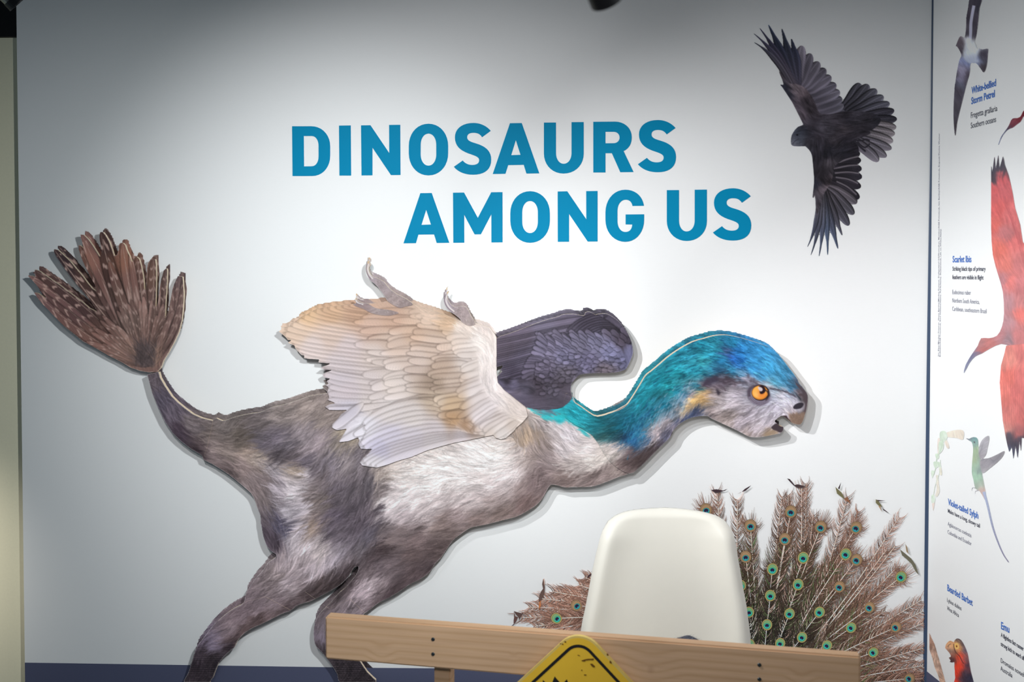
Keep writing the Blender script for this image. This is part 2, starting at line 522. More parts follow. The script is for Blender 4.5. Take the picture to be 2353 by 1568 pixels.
fan_out = ZP([(1480,1545),(1390,1550),(1300,1535),(1200,1500),(1090,1435),(980,1380),(850,1305),(700,1225),(600,1145),(500,1065),(400,965),(330,890),(260,820),(210,755),(176,700),
 (215,712),(270,747),(326,782),(250,690),(200,620),(150,565),(108,522),(150,527),(192,540),(182,500),(183,460),(230,475),(300,525),(380,580),(440,620),(520,680),(600,740),(680,800),(760,870),(855,915),
 (830,880),(780,800),(720,720),(640,630),(560,530),(480,420),(410,320),(386,270),(388,243),(430,255),(480,300),(560,375),(620,450),(690,530),(740,600),(790,660),(852,702),
 (820,620),(770,530),(720,430),(680,340),(650,250),(648,200),(680,215),(708,245),(690,180),(672,120),(668,88),(700,92),(750,140),(800,210),(850,290),(878,335),
 (895,270),(890,240),(872,150),(868,100),(878,62),(905,62),(930,90),(970,160),(1000,240),(1025,318),(1058,302),
 (1073,250),(1070,210),(1085,180),(1115,175),(1140,200),(1160,260),(1190,320),(1213,385),(1232,365),(1240,325),(1262,322),(1290,350),(1310,420),(1330,520),(1340,600),(1347,707),
 (1365,640),(1370,550),(1372,450),(1385,390),(1410,352),(1460,350),(1467,400),(1470,550),(1467,700),(1462,882),(1490,800),(1508,660),(1525,560),(1550,470),(1580,445),(1587,470),(1582,600),(1570,800),(1562,990),
 (1600,900),(1622,780),(1648,650),(1680,570),(1700,530),(1725,532),(1750,535),(1757,620),(1762,720),(1757,850),(1740,1000),(1710,1120),(1660,1230),(1600,1340),(1550,1420),(1520,1500)], *A)

tail_out = ZP([(150,120),(195,290),(240,400),(305,540),(380,650),(450,720),(540,790),(660,860),(690,770),(715,660),(742,540),(640,515),(560,480),(480,420),(420,370),(370,320),(310,230),(265,150),(252,98)], *E_)

body_out = (
 ZP([(640,845),(740,930),(880,1020),(1050,1160),(1105,1225),(1140,1320),(1168,1390),(1172,1470)], *E_) +
 ZP([(785,150),(800,240),(830,330),(870,385),(925,430),(850,490),(800,560),(730,640),(650,760),(625,855),(540,905),(460,960),(370,1040),(310,1110),(250,1190),(205,1250),(165,1370),(130,1480),(95,1580),(310,1580),
     (400,1400),(500,1290),(540,1260),(570,1200),(620,1140),(700,1085),(800,1040),(900,990),(980,950),(1050,925),(1100,885),(1160,860),(1230,840),(1330,790),(1420,740),(1500,690),(1570,620),(1615,545),
     (1650,525),(1662,545),(1640,600),(1600,650),(1540,720),(1480,770),(1400,860),(1320,940),(1280,1000),(1260,1080),(1258,1160),(1275,1240),(1330,1300),(1385,1370),(1430,1430),(1470,1500),(1515,1580),
     (1815,1580),(1740,1480),(1680,1390),(1600,1250),(1600,1120),(1690,975),(1760,920),(1850,850),(1950,800),(2050,740),(2120,690),(2220,640),(2290,590),(2330,540),(2352,500)], *G) +
 ZP([(1235,1568),(1330,1430),(1400,1370),(1490,1310),(1570,1290),(1650,1275),(1780,1240),(1900,1210),(2000,1160),(2090,1100),(2150,1030),(2200,940),(2240,918)], *Fz) +
 [(1300,1121),(1313.7,1120),(1359.6,1118.6),(1390,1109.4),(1420.8,1097),(1445,1089),(1472,1072.6),(1498,1047),(1521,1024),(1538.8,1006),(1546,991),(1540,960),(1500,900),(1440,930),
  (1403,950),(1373,958),(1355,950),(1337,937),(1322,927),(1300,905),(1143,880),(1000,860),(760,880),(752.6,901.4),(742.9,905),(714.8,910),(681.6,920.6),(651,930.8),(625.5,935.9),(600,947),(575.5,951),(550,956),(529.6,962),(511.7,967.8),(488.8,966.5)])

neck_out = ([(1300,905),(1313,918),(1322,927),(1337,937),(1355,950),(1373,957.9),(1403.6,949.7),(1434,937.4),(1452,915.8),(1471,885),(1484,864),(1497.8,852.9),(1515,838.5),(1534,822),(1555,807),(1574,795.5),(1595,785),(1620,778),(1637,773),(1655,770.6),(1670,770.6)] +
 ZP([(1270,180),(1400,215),(1530,255),(1650,300),(1740,360),(1820,450),(1880,530),(1950,620),(2000,690),(2020,740),(2080,810),(2118,870),(2125,930),(2110,1040),(2085,1130),(2060,1200),(2030,1235),(1980,1230),(1925,1210),(1870,1160),(1815,1128),
     (1770,1150),(1725,1192),(1745,1215),(1790,1253),(1825,1262),(1830,1290),(1800,1335),(1740,1350),(1650,1370),(1520,1388),(1420,1380),(1360,1350),(1220,1280),(1080,1215),(960,1160),(900,1130)], *D) +
 [(1589.8,960),(1564,973),(1546,991),(1538.8,1006),(1521,1024),(1498,1047),(1472,1072.6),(1445,1089),(1400,1060),(1360,1000),(1300,960)])

fw_out = ([(1313,918),(1311.7,899),(1313,884),(1319.4,873.7),(1329.6,863.5),(1339.8,860),(1367.9,858),(1408.7,857),(1434,850.7),(1443,840.5),(1452,820),(1454.6,804.8),(1449.5,781.8),(1439,761),(1424,741),(1406,727),(1390.8,720.6),
  (1374,722),(1368,723.5),(1355,716.8),(1345,718.6),(1341,725.7),(1316.8,722),(1293.9,723),(1282.4,728),(1253,736),(1227.6,744.8),(1202,755),(1171.4,766.5),(1143.4,776.7),(1125,800),(1125,900),(1200,935),(1280,940)])
fw_hole = [(1136,846),(1147,842),(1157,839),(1150,850),(1155,853),(1146,862),(1140,870),(1134,872)]

nw_out = (ZP([(2120,770),(2105,740),(2060,680),(1970,650),(1920,637),(1860,620),(1805,625),(1700,580),(1560,530),(1450,498),(1370,468),(1290,455),(1190,448),(1135,440),(1090,448),(1000,462),(920,466),(830,467),
  (740,475),(620,488),(500,510),(430,545),(410,560),(350,580),(320,625),(270,640),(240,675),(178,680),(182,698),(158,712),(225,768),(240,790),(280,790),(240,815),(300,840),(310,870),(340,900),(362,925),(390,930),(385,952),(420,960),(525,965),(515,992),
  (635,1003),(560,1030),(530,1050),(645,1062),(580,1085),(550,1100),(570,1130),(628,1140),(590,1160),(610,1185),(580,1200),(608,1215),(598,1260)], *B) +
  ZP([(1790,330),(1775,350),(1850,380),(1800,390),(1752,412),(1790,440),(1860,443),(1960,440),(1900,480),(1860,530),(1818,570),(1815,600),(1860,625),(1950,610),(1920,660),(1878,732),(1960,722),(2050,690),(2062,720),(2050,750),(2075,790),(2130,795),(2180,790),(2150,830),(2105,870)], *E_) +
  ZP([(540,665),(500,720),(520,745),(570,755),(650,765),(740,740),(850,700),(960,670),(1100,610),(1220,575),(1350,540),(1480,515),(1600,490),(1700,470),(1720,495),(1765,510),(1810,500),(1890,430),(1900,410),(1960,360),(2010,300),(1990,220),(1900,150),(1800,70),(1740,0)], *Fz) +
  [(1141,858),(1141,820)])

claw1 = ZP([(1370,470),(1290,410),(1220,375),(1150,320),(1110,270),(1050,235),(1020,225),(990,205),(972,170),(970,140),(985,115),(982,95),(968,77),(952,98),(943,150),(955,205),(985,255),(1030,290),(1080,350),(1120,410),(1150,450),(1240,500),(1300,490)], *B)
claw2 = ZP([(1930,640),(1890,570),(1860,510),(1830,487),(1780,487),(1745,495),(1715,475),(1685,435),(1675,395),(1690,345),(1660,380),(1645,430),(1660,480),(1700,530),(1750,565),(1790,600),(1808,628),(1860,660),(1900,662)], *B)
claw3 = ZP([(1240,545),(1160,520),(1040,505),(960,460),(925,458),(880,442),(865,425),(852,410),(848,430),(855,460),(830,468),(860,490),(920,510),(985,545),(1060,565),(1150,572),(1210,560)], *B)
# ------------------------------------------------------------------ the running feathered dinosaur
M_FAN, M_TAIL, M_BODY = polymask(fan_out), polymask(tail_out), polymask(smooth(body_out, 3))
M_NECK = polymask(smooth(neck_out, 3)); M_FW = np.clip(polymask(smooth(fw_out, 3)) - polymask(fw_hole), 0, 1)
M_NW = polymask(nw_out); M_C1 = polymask(smooth(claw1, 3)); M_C2 = polymask(smooth(claw2, 3)); M_C3 = polymask(smooth(claw3, 3))

BODY_C = [(720,1080,102,92,98),(800,1130,94,85,91),(770,1140,100,90,96),(800,1170,88,79,86),(800,1210,86,77,84),(820,1050,120,110,116),(850,1110,98,90,96),(860,1205,86,78,86),(590,1000,92,84,88),(620,1010,94,86,92),(660,1020,100,92,98),(705,1372,66,55,56),(735,1358,60,50,51),(765,1345,54,45,46),(790,1325,54,45,47),(810,1305,58,48,50),(640,1400,86,72,72),(600,1425,76,62,62),(950,1340,78,66,68),(985,1300,80,68,70),(920,1362,66,55,57),(1010,1265,92,78,78),(870,1300,100,88,92),(1060,1100,236,224,222),(1080,1130,214,200,199),(970,1110,230,218,216),(930,1100,226,213,210),(1120,1060,238,228,226),(1020,1090,236,224,222),(1000,1040,222,208,204),(1140,1030,226,214,210),(480,1515,46,40,45),(440,1555,44,38,44),(535,1470,70,58,60),(565,1470,60,50,52),(350,880,85,75,80),(370,930,75,68,78),(400,950,95,85,95),(420,1000,60,50,58),(450,1040,55,45,50),(450,980,100,90,92),(480,1000,110,98,95),(462,1030,80,68,70),
(520,980,110,100,98),(550,1000,95,85,80),(600,970,105,95,95),(650,950,130,118,115),(700,930,150,135,130),(740,960,150,135,130),(700,1000,140,128,132),(640,1010,110,100,110),(600,1020,98,90,98),(560,1020,90,80,75),(650,1045,78,70,74),(740,1010,150,135,140),
(570,1035,160,140,130),(600,1050,165,148,138),(520,1040,135,120,115),(500,1050,120,105,105),(680,1075,175,155,140),(640,1080,150,140,145),(560,1070,140,122,120),(520,1080,95,82,82),(600,1110,130,115,115),(640,1120,160,148,155),(700,1090,195,182,185),(680,1130,200,188,192),(700,1170,190,178,185),(660,1180,175,165,172),(690,1210,185,172,180),
(610,1160,110,98,98),(620,1200,90,80,85),(610,1230,80,70,78),(630,1250,70,60,68),(645,1200,76,70,84),(652,1222,74,70,86),(630,1180,115,105,112),(590,1130,125,110,110),
(760,1060,120,110,118),(740,1100,115,103,105),(780,1120,100,90,98),(820,1100,105,95,100),(840,1150,95,85,92),(780,1180,92,82,92),(760,1220,100,90,98),(830,1200,88,78,86),(850,1230,95,88,98),(740,1150,110,98,95),(720,1130,120,108,108),(725,1190,125,110,108),(718,1205,150,130,118),(800,1060,140,128,130),(800,1240,110,100,108),(865,1170,90,80,86),(700,1060,112,102,112),(680,1050,92,82,86),(770,1020,140,128,125),(800,1000,160,145,130),
(700,1250,188,174,178),(740,1260,178,164,164),(690,1290,168,152,155),(720,1310,188,172,178),(650,1300,150,135,138),(780,1270,145,134,142),(830,1260,104,95,100),(860,1280,82,70,73),(800,1320,66,55,58),(760,1290,172,158,165),(810,1290,110,98,102),(670,1240,170,158,162),
(640,1320,140,125,125),(620,1350,122,108,110),(680,1350,152,137,140),(740,1340,85,72,72),(770,1340,60,50,50),(720,1370,62,52,54),(700,1380,104,90,92),(640,1390,120,105,110),(600,1390,115,100,105),(560,1410,110,95,100),(620,1420,105,88,90),(540,1440,120,105,110),(520,1450,105,92,98),(500,1470,118,106,120),(490,1480,108,98,115),(560,1450,80,65,65),(530,1490,42,35,40),(480,1500,52,45,50),(500,1530,30,26,31),(450,1540,36,31,37),(460,1510,58,50,58),(420,1560,45,40,45),(660,1335,160,145,150),(590,1365,110,96,100),(600,1435,85,70,70),(670,1400,70,58,60),
(900,1080,212,196,190),(950,1080,228,214,210),(1000,1070,232,219,216),(1050,1060,238,226,223),(1100,1040,233,222,220),(1150,1060,238,227,225),(1000,1110,229,216,214),(1100,1100,226,212,210),(1180,1090,224,210,210),(1200,1040,192,177,174),(900,1120,224,210,210),(950,1140,224,210,210),(890,1150,228,215,215),(1000,1150,212,197,197),(1050,1150,195,180,180),(880,1090,160,145,138),(878,1130,118,106,106),(900,1180,198,184,186),(930,1190,180,165,168),(980,1180,188,173,174),(1050,1180,148,130,130),(1130,1150,165,148,146),(1200,1120,150,132,130),(1230,1110,122,105,105),(1210,1150,118,98,96),(1150,1180,125,108,104),(1100,1195,122,105,102),(1020,1200,130,113,110),(930,1210,112,98,98),(880,1220,108,96,98),(900,1240,120,105,105),(960,1240,120,103,103),(1030,1220,102,88,86),(880,1260,72,60,62),(950,1270,98,83,83),(1000,1270,92,78,78),(1090,1140,200,184,184),(1120,1120,215,200,200),(1160,1110,205,190,190),
(900,1300,105,92,95),(850,1310,108,95,98),(870,1350,122,107,110),(960,1320,88,74,76),(850,1345,192,174,180),(838,1358,170,152,158),(862,1335,175,158,162),(900,1370,66,54,57),(800,1390,110,98,102),(790,1420,130,115,120),(760,1440,100,90,95),(740,1470,110,98,108),(740,1500,58,50,53),(820,1540,40,35,39),(800,1560,46,40,44),(850,1560,48,42,46),(880,1395,70,58,60),(780,1520,48,42,46),
(1230,1000,150,132,120),(1210,1010,178,154,134),(1225,1040,150,134,130),(1250,1020,140,125,122),(1280,1000,195,182,182),(1300,1030,200,188,190),(1260,1060,145,130,130),(1320,1070,186,173,170),(1360,1060,215,203,198),(1400,1050,210,198,192),(1350,1030,225,213,212),(1300,1000,205,195,200),(1280,975,210,200,202),(1250,1085,120,104,104),(1300,1100,125,108,105),(1360,1100,130,114,112),(1400,1085,140,124,122),(1440,1060,95,80,80),(1470,1050,72,60,60),(1500,1020,70,60,62),(1430,1030,190,178,176),(1460,1025,95,82,88),(1240,950,195,182,178),(1250,970,160,148,148),(1420,1070,150,135,130)]
BODY_D = [(350,880,.3,1),(380,950,.6,1),(430,1000,1,.8),(480,1020,1,.35),(520,980,1,0),(560,1010,1,-.2),(620,980,1,-.5),(680,950,1,-.4),(700,1000,1,-.8),(640,1040,1,-.6),(560,1050,1,.15),(600,1080,1,.6),(650,1110,1,.9),(580,1120,1,1),(600,1170,.4,1),(620,1220,.7,1),(640,1260,.3,1),
(700,1100,1,.2),(690,1150,1,-.3),(690,1210,1,-.3),(760,1060,-.7,1),(740,1110,-1,.8),(800,1100,-.5,1),(840,1150,-.15,1),(860,1100,-.2,1),(780,1180,-1,.7),(740,1220,-1,.6),(840,1220,-.5,1),(700,1260,-.6,1),(740,1300,-.3,1),(790,1280,-.7,1),(680,1330,-1,.5),(740,1340,-1,.6),(620,1370,-1,.6),(660,1400,-1,.3),(560,1420,-1,.7),(500,1480,-1,.3),(520,1460,-.9,.6),(480,1530,-.4,1),
(900,1100,1,-.1),(1000,1080,1,-.15),(1050,1050,1,.35),(1100,1070,1,.3),(1180,1080,1,-.6),(1150,1120,1,-.35),(1000,1130,1,-.2),(900,1170,1,-.5),(960,1180,1,-.8),(1040,1160,1,-.6),(1080,1190,1,-.5),(1150,1170,1,-.5),(1210,1140,1,-.9),(1220,1090,1,-.8),(930,1220,1,.1),(1000,1210,1,-.1),(900,1270,1,0),(960,1290,1,-.6),(900,1330,1,-.9),(850,1360,1,-.9),(800,1400,.7,-1),(760,1460,.2,1),(820,1540,.6,1),
(1230,1010,.2,1),(1263,965,1,.7),(1300,1000,1,.75),(1260,1050,.8,.5),(1350,1050,1,.1),(1400,1060,1,-.5),(1300,1090,1,-.1),(1450,1060,1,-.7),(1360,1100,1,-.3),(1500,1020,1,-.9)]
fur((330, 840, 1560, 1568), np.maximum(M_BODY, M_TAIL), BODY_C, BODY_D, fine=0.15, coarse=0.075, warp=8.0)

# longer locks of pale and dark hair over the coat
def locks(box, mask, dps, n, ln, wd, amp, seed, bend=0.25, wob=0.35):
    r = np.random.default_rng(seed)
    x0, y0, x1, y1 = box
    ang = dirs(dps, box)
    k = 0
    src = CAN.copy()
    for _ in range(n * 3):
        if k >= n:
            break
        x = r.uniform(x0 + 4, x1 - 4); y = r.uniform(y0 + 4, y1 - 4)
        if mask[int(y), int(x)] < 0.95:
            continue
        k += 1
        a = ang[int(y) - y0, int(x) - x0] + r.normal() * wob * 0.6
        if math.cos(a) > 0.1 or (abs(math.cos(a)) <= 0.1 and math.sin(a) < 0):
            a += math.pi                                    # hair runs towards the tail and down
        l = ln * r.uniform(0.6, 1.3)
        b = r.normal() * bend
        s = 1 + amp * r.choice((-1, 1)) * r.uniform(0.5, 1.0)
        m = 26
        t = np.linspace(0, 1, m)
        aa = a + b * (t - 0.5) * 2
        px = x + np.cumsum(np.cos(aa)) * l / m; py = y + np.cumsum(np.sin(aa)) * l / m
        base = src[int(y), int(x)] * s + (4 if s > 1 else -3)
        for q in range(max(1, int(wd))):
            o = (q - wd / 2) * (1 - t)
            xi = np.clip(np.rint(px - np.sin(aa) * o), 0, CW - 1).astype(int)
            yi = np.clip(np.rint(py + np.cos(aa) * o), 0, CH - 1).astype(int)
            al = (0.62 * np.sin(np.pi * np.clip(t * 0.9 + 0.1, 0, 1)) * (mask[yi, xi] > 0.5))[:, None]
            CAN[yi, xi] = CAN[yi, xi] * (1 - al) + np.clip(base, 12, 248) * al
locks((340, 860, 1540, 1500), np.maximum(M_BODY, M_TAIL), BODY_D, 9000, 24, 2, 0.13, 3)
locks((600, 1000, 900, 1400), M_BODY, BODY_D, 1500, 34, 3, 0.22, 4)
locks((880, 1040, 1300, 1300), M_BODY, BODY_D, 900, 42, 1, 0.14, 5, bend=0.5)

# scaly shins
def scales(box, c0, n, seed, dark=True):
    r = np.random.default_rng(seed)
    x0, y0, x1, y1 = box
    for y in np.arange(y0, y1, 5.0):
        for x in np.arange(x0, x1, 7.0):
            xx = x + (3.5 if int((y - y0) / 5) % 2 else 0) + r.normal() * 0.6
            yi, xi = int(min(y, CH - 1)), int(min(max(xx, 0), CW - 1))
            if M_BODY[yi, xi] < 0.6 or CAN[yi, xi].mean() > 72:
                continue
            f = r.uniform(0.9, 1.7)
            t = np.linspace(-1.1, 1.1, 9)
            px = np.clip(np.rint(xx + 3.0 * np.sin(t)), 0, CW - 1).astype(int); py = np.clip(np.rint(y + 2.2 * np.cos(t)), 0, CH - 1).astype(int)
            CAN[py, px] = CAN[py, px] * 0.45 + np.array((72, 62, 66)) * f * 0.55
            CAN[np.clip(py + 1, 0, CH - 1), px] *= 0.72
scales((400, 1485, 560, 1568), None, 0, 11)
scales((720, 1490, 880, 1568), None, 0, 12)

# neck and head
NECK_C = [(1350,1010,60,110,112),(1280,925,45,145,160),(1300,915,42,140,155),(1290,940,45,165,178),(1320,950,40,162,178),(1350,965,45,158,174),(1340,1000,45,120,125),(1380,980,30,108,122),(1400,990,38,88,95),(1390,1005,65,105,106),(1430,980,28,98,118),(1420,1005,50,84,95),(1440,1000,38,62,90),(1460,960,28,103,124),(1480,920,32,124,140),(1500,890,36,134,150),(1470,990,40,108,142),(1450,1015,38,82,125),(1500,950,32,118,143),(1520,870,32,133,150),(1540,890,42,158,168),(1560,850,38,144,160),(1530,930,32,114,140),(1560,900,32,128,150),(1490,1005,48,80,115),
(1550,820,38,134,155),(1590,810,46,140,164),(1600,850,46,152,174),(1620,800,34,128,150),(1640,790,46,138,160),(1620,830,62,166,180),(1640,850,52,148,174),(1660,830,38,116,160),(1600,890,42,128,155),(1580,910,40,98,135),(1560,930,40,104,140),(1540,950,60,110,140),
(1680,790,45,142,185),(1700,810,42,118,188),(1720,800,58,144,205),(1700,830,36,112,195),(1740,830,62,150,210),(1730,850,60,148,210),(1770,850,66,155,205),(1760,810,62,144,198),(1800,870,66,142,184),(1810,850,70,142,184),(1780,880,84,162,195),(1820,890,66,120,155),(1680,850,60,148,190),(1700,862,110,165,200),(1750,866,75,158,208),(1675,805,60,75,110),(1690,825,48,70,120),(1650,815,48,145,170),
(1645,868,72,76,96),(1660,870,80,70,80),(1675,875,85,72,82),(1630,885,70,60,75),(1652,885,104,90,100),(1690,880,128,114,124),(1720,872,150,142,156),(1740,882,138,126,136),(1650,850,50,90,125),
(1640,900,172,157,160),(1650,930,180,168,170),(1680,900,175,165,172),(1700,900,168,158,168),(1690,930,192,180,187),(1720,950,192,180,192),(1700,970,186,173,181),(1740,980,196,183,190),(1720,995,148,133,130),(1760,960,202,192,204),(1780,940,206,197,213),(1800,920,202,197,213),(1830,930,206,201,216),(1810,950,205,195,205),(1800,905,216,209,221),(1770,890,190,185,195),(1640,945,150,135,135),(1660,960,158,143,140),(1770,995,148,128,112),(1785,975,200,188,198),(1680,965,170,155,152),
(1600,920,215,170,108),(1610,910,216,172,112),(1580,935,207,168,118),(1622,904,208,168,122),(1570,945,218,190,155),(1590,905,192,168,168),(1572,920,182,172,177),(1612,925,205,165,115),
(1610,936,60,75,110),(1595,944,55,70,105),(1602,953,88,88,112),(1565,966,70,75,105),(1580,955,60,72,104),(1550,980,140,130,140),(1530,968,188,174,178),(1510,985,190,172,174),(1500,1008,170,152,152),(1530,1000,88,88,108),(1540,952,178,165,172),(1555,938,200,185,185),(1540,985,95,92,110),(1515,1015,84,72,74),
(1845,930,85,72,75),(1850,900,80,72,78),(1842,960,125,105,90),(1825,965,140,118,105),(1852,920,80,68,70),(1835,882,88,90,108),(1838,972,110,88,75),(1828,950,185,172,180)]
NECK_D = [(1280,930,1,.35),(1340,980,1,.2),(1400,990,1,-.1),(1440,970,1,-.6),(1480,940,.8,-.8),(1500,900,.8,-.6),(1540,860,1,-.55),(1580,820,1,-.25),(1620,790,1,.05),(1600,850,1,-.5),(1640,840,1,-.3),(1660,820,1,.35),(1700,800,1,.4),(1740,800,1,.5),(1780,840,1,.8),(1700,840,1,.15),(1750,860,1,.6),(1800,880,1,.7),(1560,930,.6,-1),(1500,980,.45,-1),(1600,930,.7,-1),(1530,990,.8,-1),(1640,900,1,.3),(1660,870,1,.1),(1680,930,1,-.35),(1700,960,1,-.6),(1740,980,1,-.8),(1770,950,.7,-1),(1800,920,1,.25),(1720,900,1,0),(1830,940,.3,1),(1470,1010,.3,1)]
fur((1240, 760, 1870, 1100), M_NECK, NECK_C, NECK_D, fine=0.15, coarse=0.12, warp=6.0, Lf=9, Lc=14, jit=0.3)
# chest fur takes over below the blue
chest = polymask(smooth([(1245,890),(1262,918),(1290,965),(1330,995),(1370,1012),(1420,1016),(1450,1022),(1470,1035),(1500,1016),(1530,1020),(1480,1090),(1200,1130),(1180,900)], 3)) 
_cm = blur(chest, 3) * M_NECK
fur((1240, 880, 1560, 1110), np.clip(_cm * 1.0, 0, 1), BODY_C, BODY_D, fine=0.12, coarse=0.09, warp=7.0)
locks((1280, 770, 1850, 1010), M_NECK, NECK_D, 3200, 20, 2, 0.20, 6)
locks((1250, 930, 1540, 1100), M_NECK, BODY_D, 900, 30, 2, 0.18, 8)
# grey saddle and teal patch between the wings
sad = smooth([(1195,885),(1230,905),(1290,900),(1315,912),(1313,930),(1290,975),(1245,955),(1210,930),(1190,905)], 3)
_sm = blur(polymask(sad), 2)
fur((1170, 870, 1340, 1000), np.clip(_sm, 0, 1) * np.maximum(M_BODY, M_NECK), [(1200,900,112,104,116),(1230,905,130,122,130),(1240,930,112,102,110),(1215,920,120,112,120),(1262,912,100,120,135),(1275,915,42,140,158),(1300,905,40,138,155),(1262,940,95,92,108),(1290,940,45,165,178),(1310,950,42,160,176),(1270,965,170,160,165),(1255,950,70,160,170),(1285,962,50,175,182)], NECK_D, fine=0.12, coarse=0.08)
r = np.random.default_rng(21)
for i in range(170):                                            # bright turquoise tips along the shoulder
    t = r.uniform(); x = 1207 + t * 140; y = 930 + t * 62 + 10 * math.sin(t * 7) + r.normal() * 4
    stroke(smooth([(x, y), (x + 7, y + 3), (x + 13, y + 7)], 3, False), 2.0, np.array((50, 185, 192)) * r.uniform(0.85, 1.12), 0.6, True)
for i in range(60):                                             # pale slips at the side of the neck
    t = r.uniform(); x = 1490 + t * 105; y = 985 - t * 98 + r.normal() * 16
    if M_NECK[int(y), int(x)] < 0.9: continue
    a = -1.05 + r.normal() * 0.12
    stroke(smooth([(x, y), (x + 6 * math.cos(a), y + 6 * math.sin(a)), (x + 13 * math.cos(a), y + 13 * math.sin(a))], 3, False), 3.2, (150, 175, 195), 0.55, True)
for i in range(150):                                            # blue slips lower on the neck
    t = r.uniform(); x = 1430 + t * 70 + r.normal() * 6; y = 1010 - t * 70 + r.normal() * 18
    if M_NECK[int(y), int(x)] < 0.9: continue
    a = -1.2 + 0.3 * t + r.normal() * 0.15
    c = np.array([(45,120,160),(30,70,110),(70,140,170)][r.integers(3)])
    stroke(smooth([(x, y), (x + 6 * math.cos(a), y + 6 * math.sin(a)), (x + 12 * math.cos(a), y + 12 * math.sin(a))], 3, False), 3.0, c, 0.5, True)
for i in range(300):                                            # dark flecks on crown and neck
    x = r.uniform(1500, 1720); y = r.uniform(775, 900)
    if M_NECK[int(y), int(x)] < 0.9 or CAN[int(y), int(x), 2] < CAN[int(y), int(x), 0] + 45: continue
    a = -0.45 if x < 1600 else 0.3
    stroke([(x, y), (x + 6 * math.cos(a), y + 6 * math.sin(a)), (x + 12 * math.cos(a), y + 11 * math.sin(a))], 2.2, (20, 58, 90), 0.5, True)
for i in range(16):                                             # dark marks above the cheek
    x = 1645 + i * 6.2; y = 868 + (i % 4) * 4 + r.normal() * 2
    fill(ellipse(x, y, 6, 3.2, 0.9 + r.normal() * 0.4, 14), (72, 60, 70), 0.55, 1)
fill(smooth(ZP([(855,790),(900,690),(960,670),(1020,660),(1060,690),(1020,720),(950,740),(900,760)], *D), 3), (66, 56, 72), 0.75, 1)
fill(smooth(ZP([(1020,800),(1050,820),(1072,850),(1060,880),(1040,880),(1030,850)], *D), 3), (56, 48, 58), 0.9, 1)
stroke(smooth(ZP([(1050,765),(1090,775),(1120,800),(1138,835)], *D), 4, False), 3, (95, 82, 92), 0.8)
# eye
ex, ey = 1450 + 1548 / 5.227, 740 + 850 / 5.227
fill(smooth(ZP([(1395,830),(1420,790),(1470,762),(1560,755),(1630,785),(1665,840),(1672,900),(1650,960),(1590,1000),(1520,1005),(1450,965),(1405,910)], *D), 4), (82, 70, 82), 0.92, 1)
for k in range(3):
    for i in range(26):
        t = 0.35 + i * 0.105
        rx, ry = 20.5 + k * 3.4, 17 + k * 3.6
        if 0.2 < t < 2.9:
            fill(ellipse(ex + 2 + rx * math.cos(t), ey + 4 + ry * math.sin(t), 1.5, 1.3, t, 8), (158, 148, 168), 0.75)
for i in range(9):
    t = 2.9 + i * 0.12
    fill(ellipse(ex + 2 + 22 * math.cos(t), ey + 2 + 19 * math.sin(t), 1.6, 2.2, t, 8), (165, 152, 165), 0.7)
fill(ellipse(ex + 1, ey, 20.5, 18.0), (40, 30, 34))
fill(ellipse(ex, ey, 18.6, 16.2), (226, 140, 52))
fill(ellipse(ex - 1, ey - 1, 16.0, 13.8), (250, 178, 84), 1.0)
fill(ellipse(ex + 3, ey + 3, 10.5, 9.0), (232, 120, 50), 0.65, 2)
fill(ellipse(ex - 8, ey + 4, 7, 6.0), (253, 200, 120), 0.6, 2)
fill(smooth(ZP([(1535,775),(1580,768),(1612,800),(1612,840),(1580,866),(1550,862),(1545,830),(1550,800)], *D), 4), (42, 26, 32))
fill(smooth(ZP([(1525,785),(1550,782),(1578,800),(1578,825),(1555,835),(1535,815)], *D), 3), (225, 205, 205), 0.95)
fill(smooth(ZP([(1590,800),(1640,830),(1665,880),(1640,930),(1610,950),(1640,900),(1635,850),(1600,815)], *D), 3), (52, 40, 46), 0.85)
# brow line towards the beak
for i in range(40):
    t = i / 40; x = 1765 + t * 62; y = 893 + t * 20 - 6 * math.sin(t * 3.1) + r.normal() * 1.8
    stroke([(x, y), (x + 4, y + 2), (x + 9, y + 4)], 2.0, (62, 54, 66), 0.55, True)
# nostril, beak, mouth
fill(smooth(ZP([(2080,970),(2090,1010),(2080,1060),(2040,1075),(2010,1060),(1985,1075),(1950,1055),(1930,1010),(1960,975),(2020,955)], *D), 4), (214, 208, 220), 0.55, 2)
fill(smooth(ZP([(1948,1020),(1975,990),(2020,972),(2065,975),(2072,1000),(2045,1035),(2000,1048),(1955,1045)], *D), 4), (48, 42, 50), 0.95)
fill(smooth(ZP([(1975,735),(2020,760),(2080,820),(2118,880),(2122,940),(2108,1040),(2090,1120),(2078,1080),(2092,1000),(2085,940),(2060,900),(2010,880),(2030,860),(2070,855),(2010,790)], *D), 3), (84, 71, 76), 0.9)
fill(smooth(ZP([(1900,1130),(1940,1100),(2000,1110),(2060,1090),(2085,1080),(2090,1110),(2062,1198),(2030,1232),(1985,1228),(1930,1205),(1915,1160)], *D), 3), (134, 110, 96), 0.9, 1)
for i in range(200):
    x = 1450 + r.uniform(1910, 2080) / 5.227; y = 740 + r.uniform(1090, 1225) / 5.227
    if M_NECK[int(y), int(x)] > .9: fill(ellipse(x, y, 1, .8, 0, 6), np.array((134, 110, 96)) * r.uniform(0.7, 1.35), 0.5)
fill(smooth(ZP([(1815,1128),(1870,1128),(1880,1150),(1925,1208),(1900,1195),(1850,1160)], *D), 2), (60, 45, 50), 0.95)
fill(smooth(ZP([(1685,1265),(1730,1225),(1790,1215),(1800,1250),(1828,1262),(1832,1290),(1800,1332),(1740,1310),(1700,1290)], *D), 3), (66, 54, 60), 0.95)
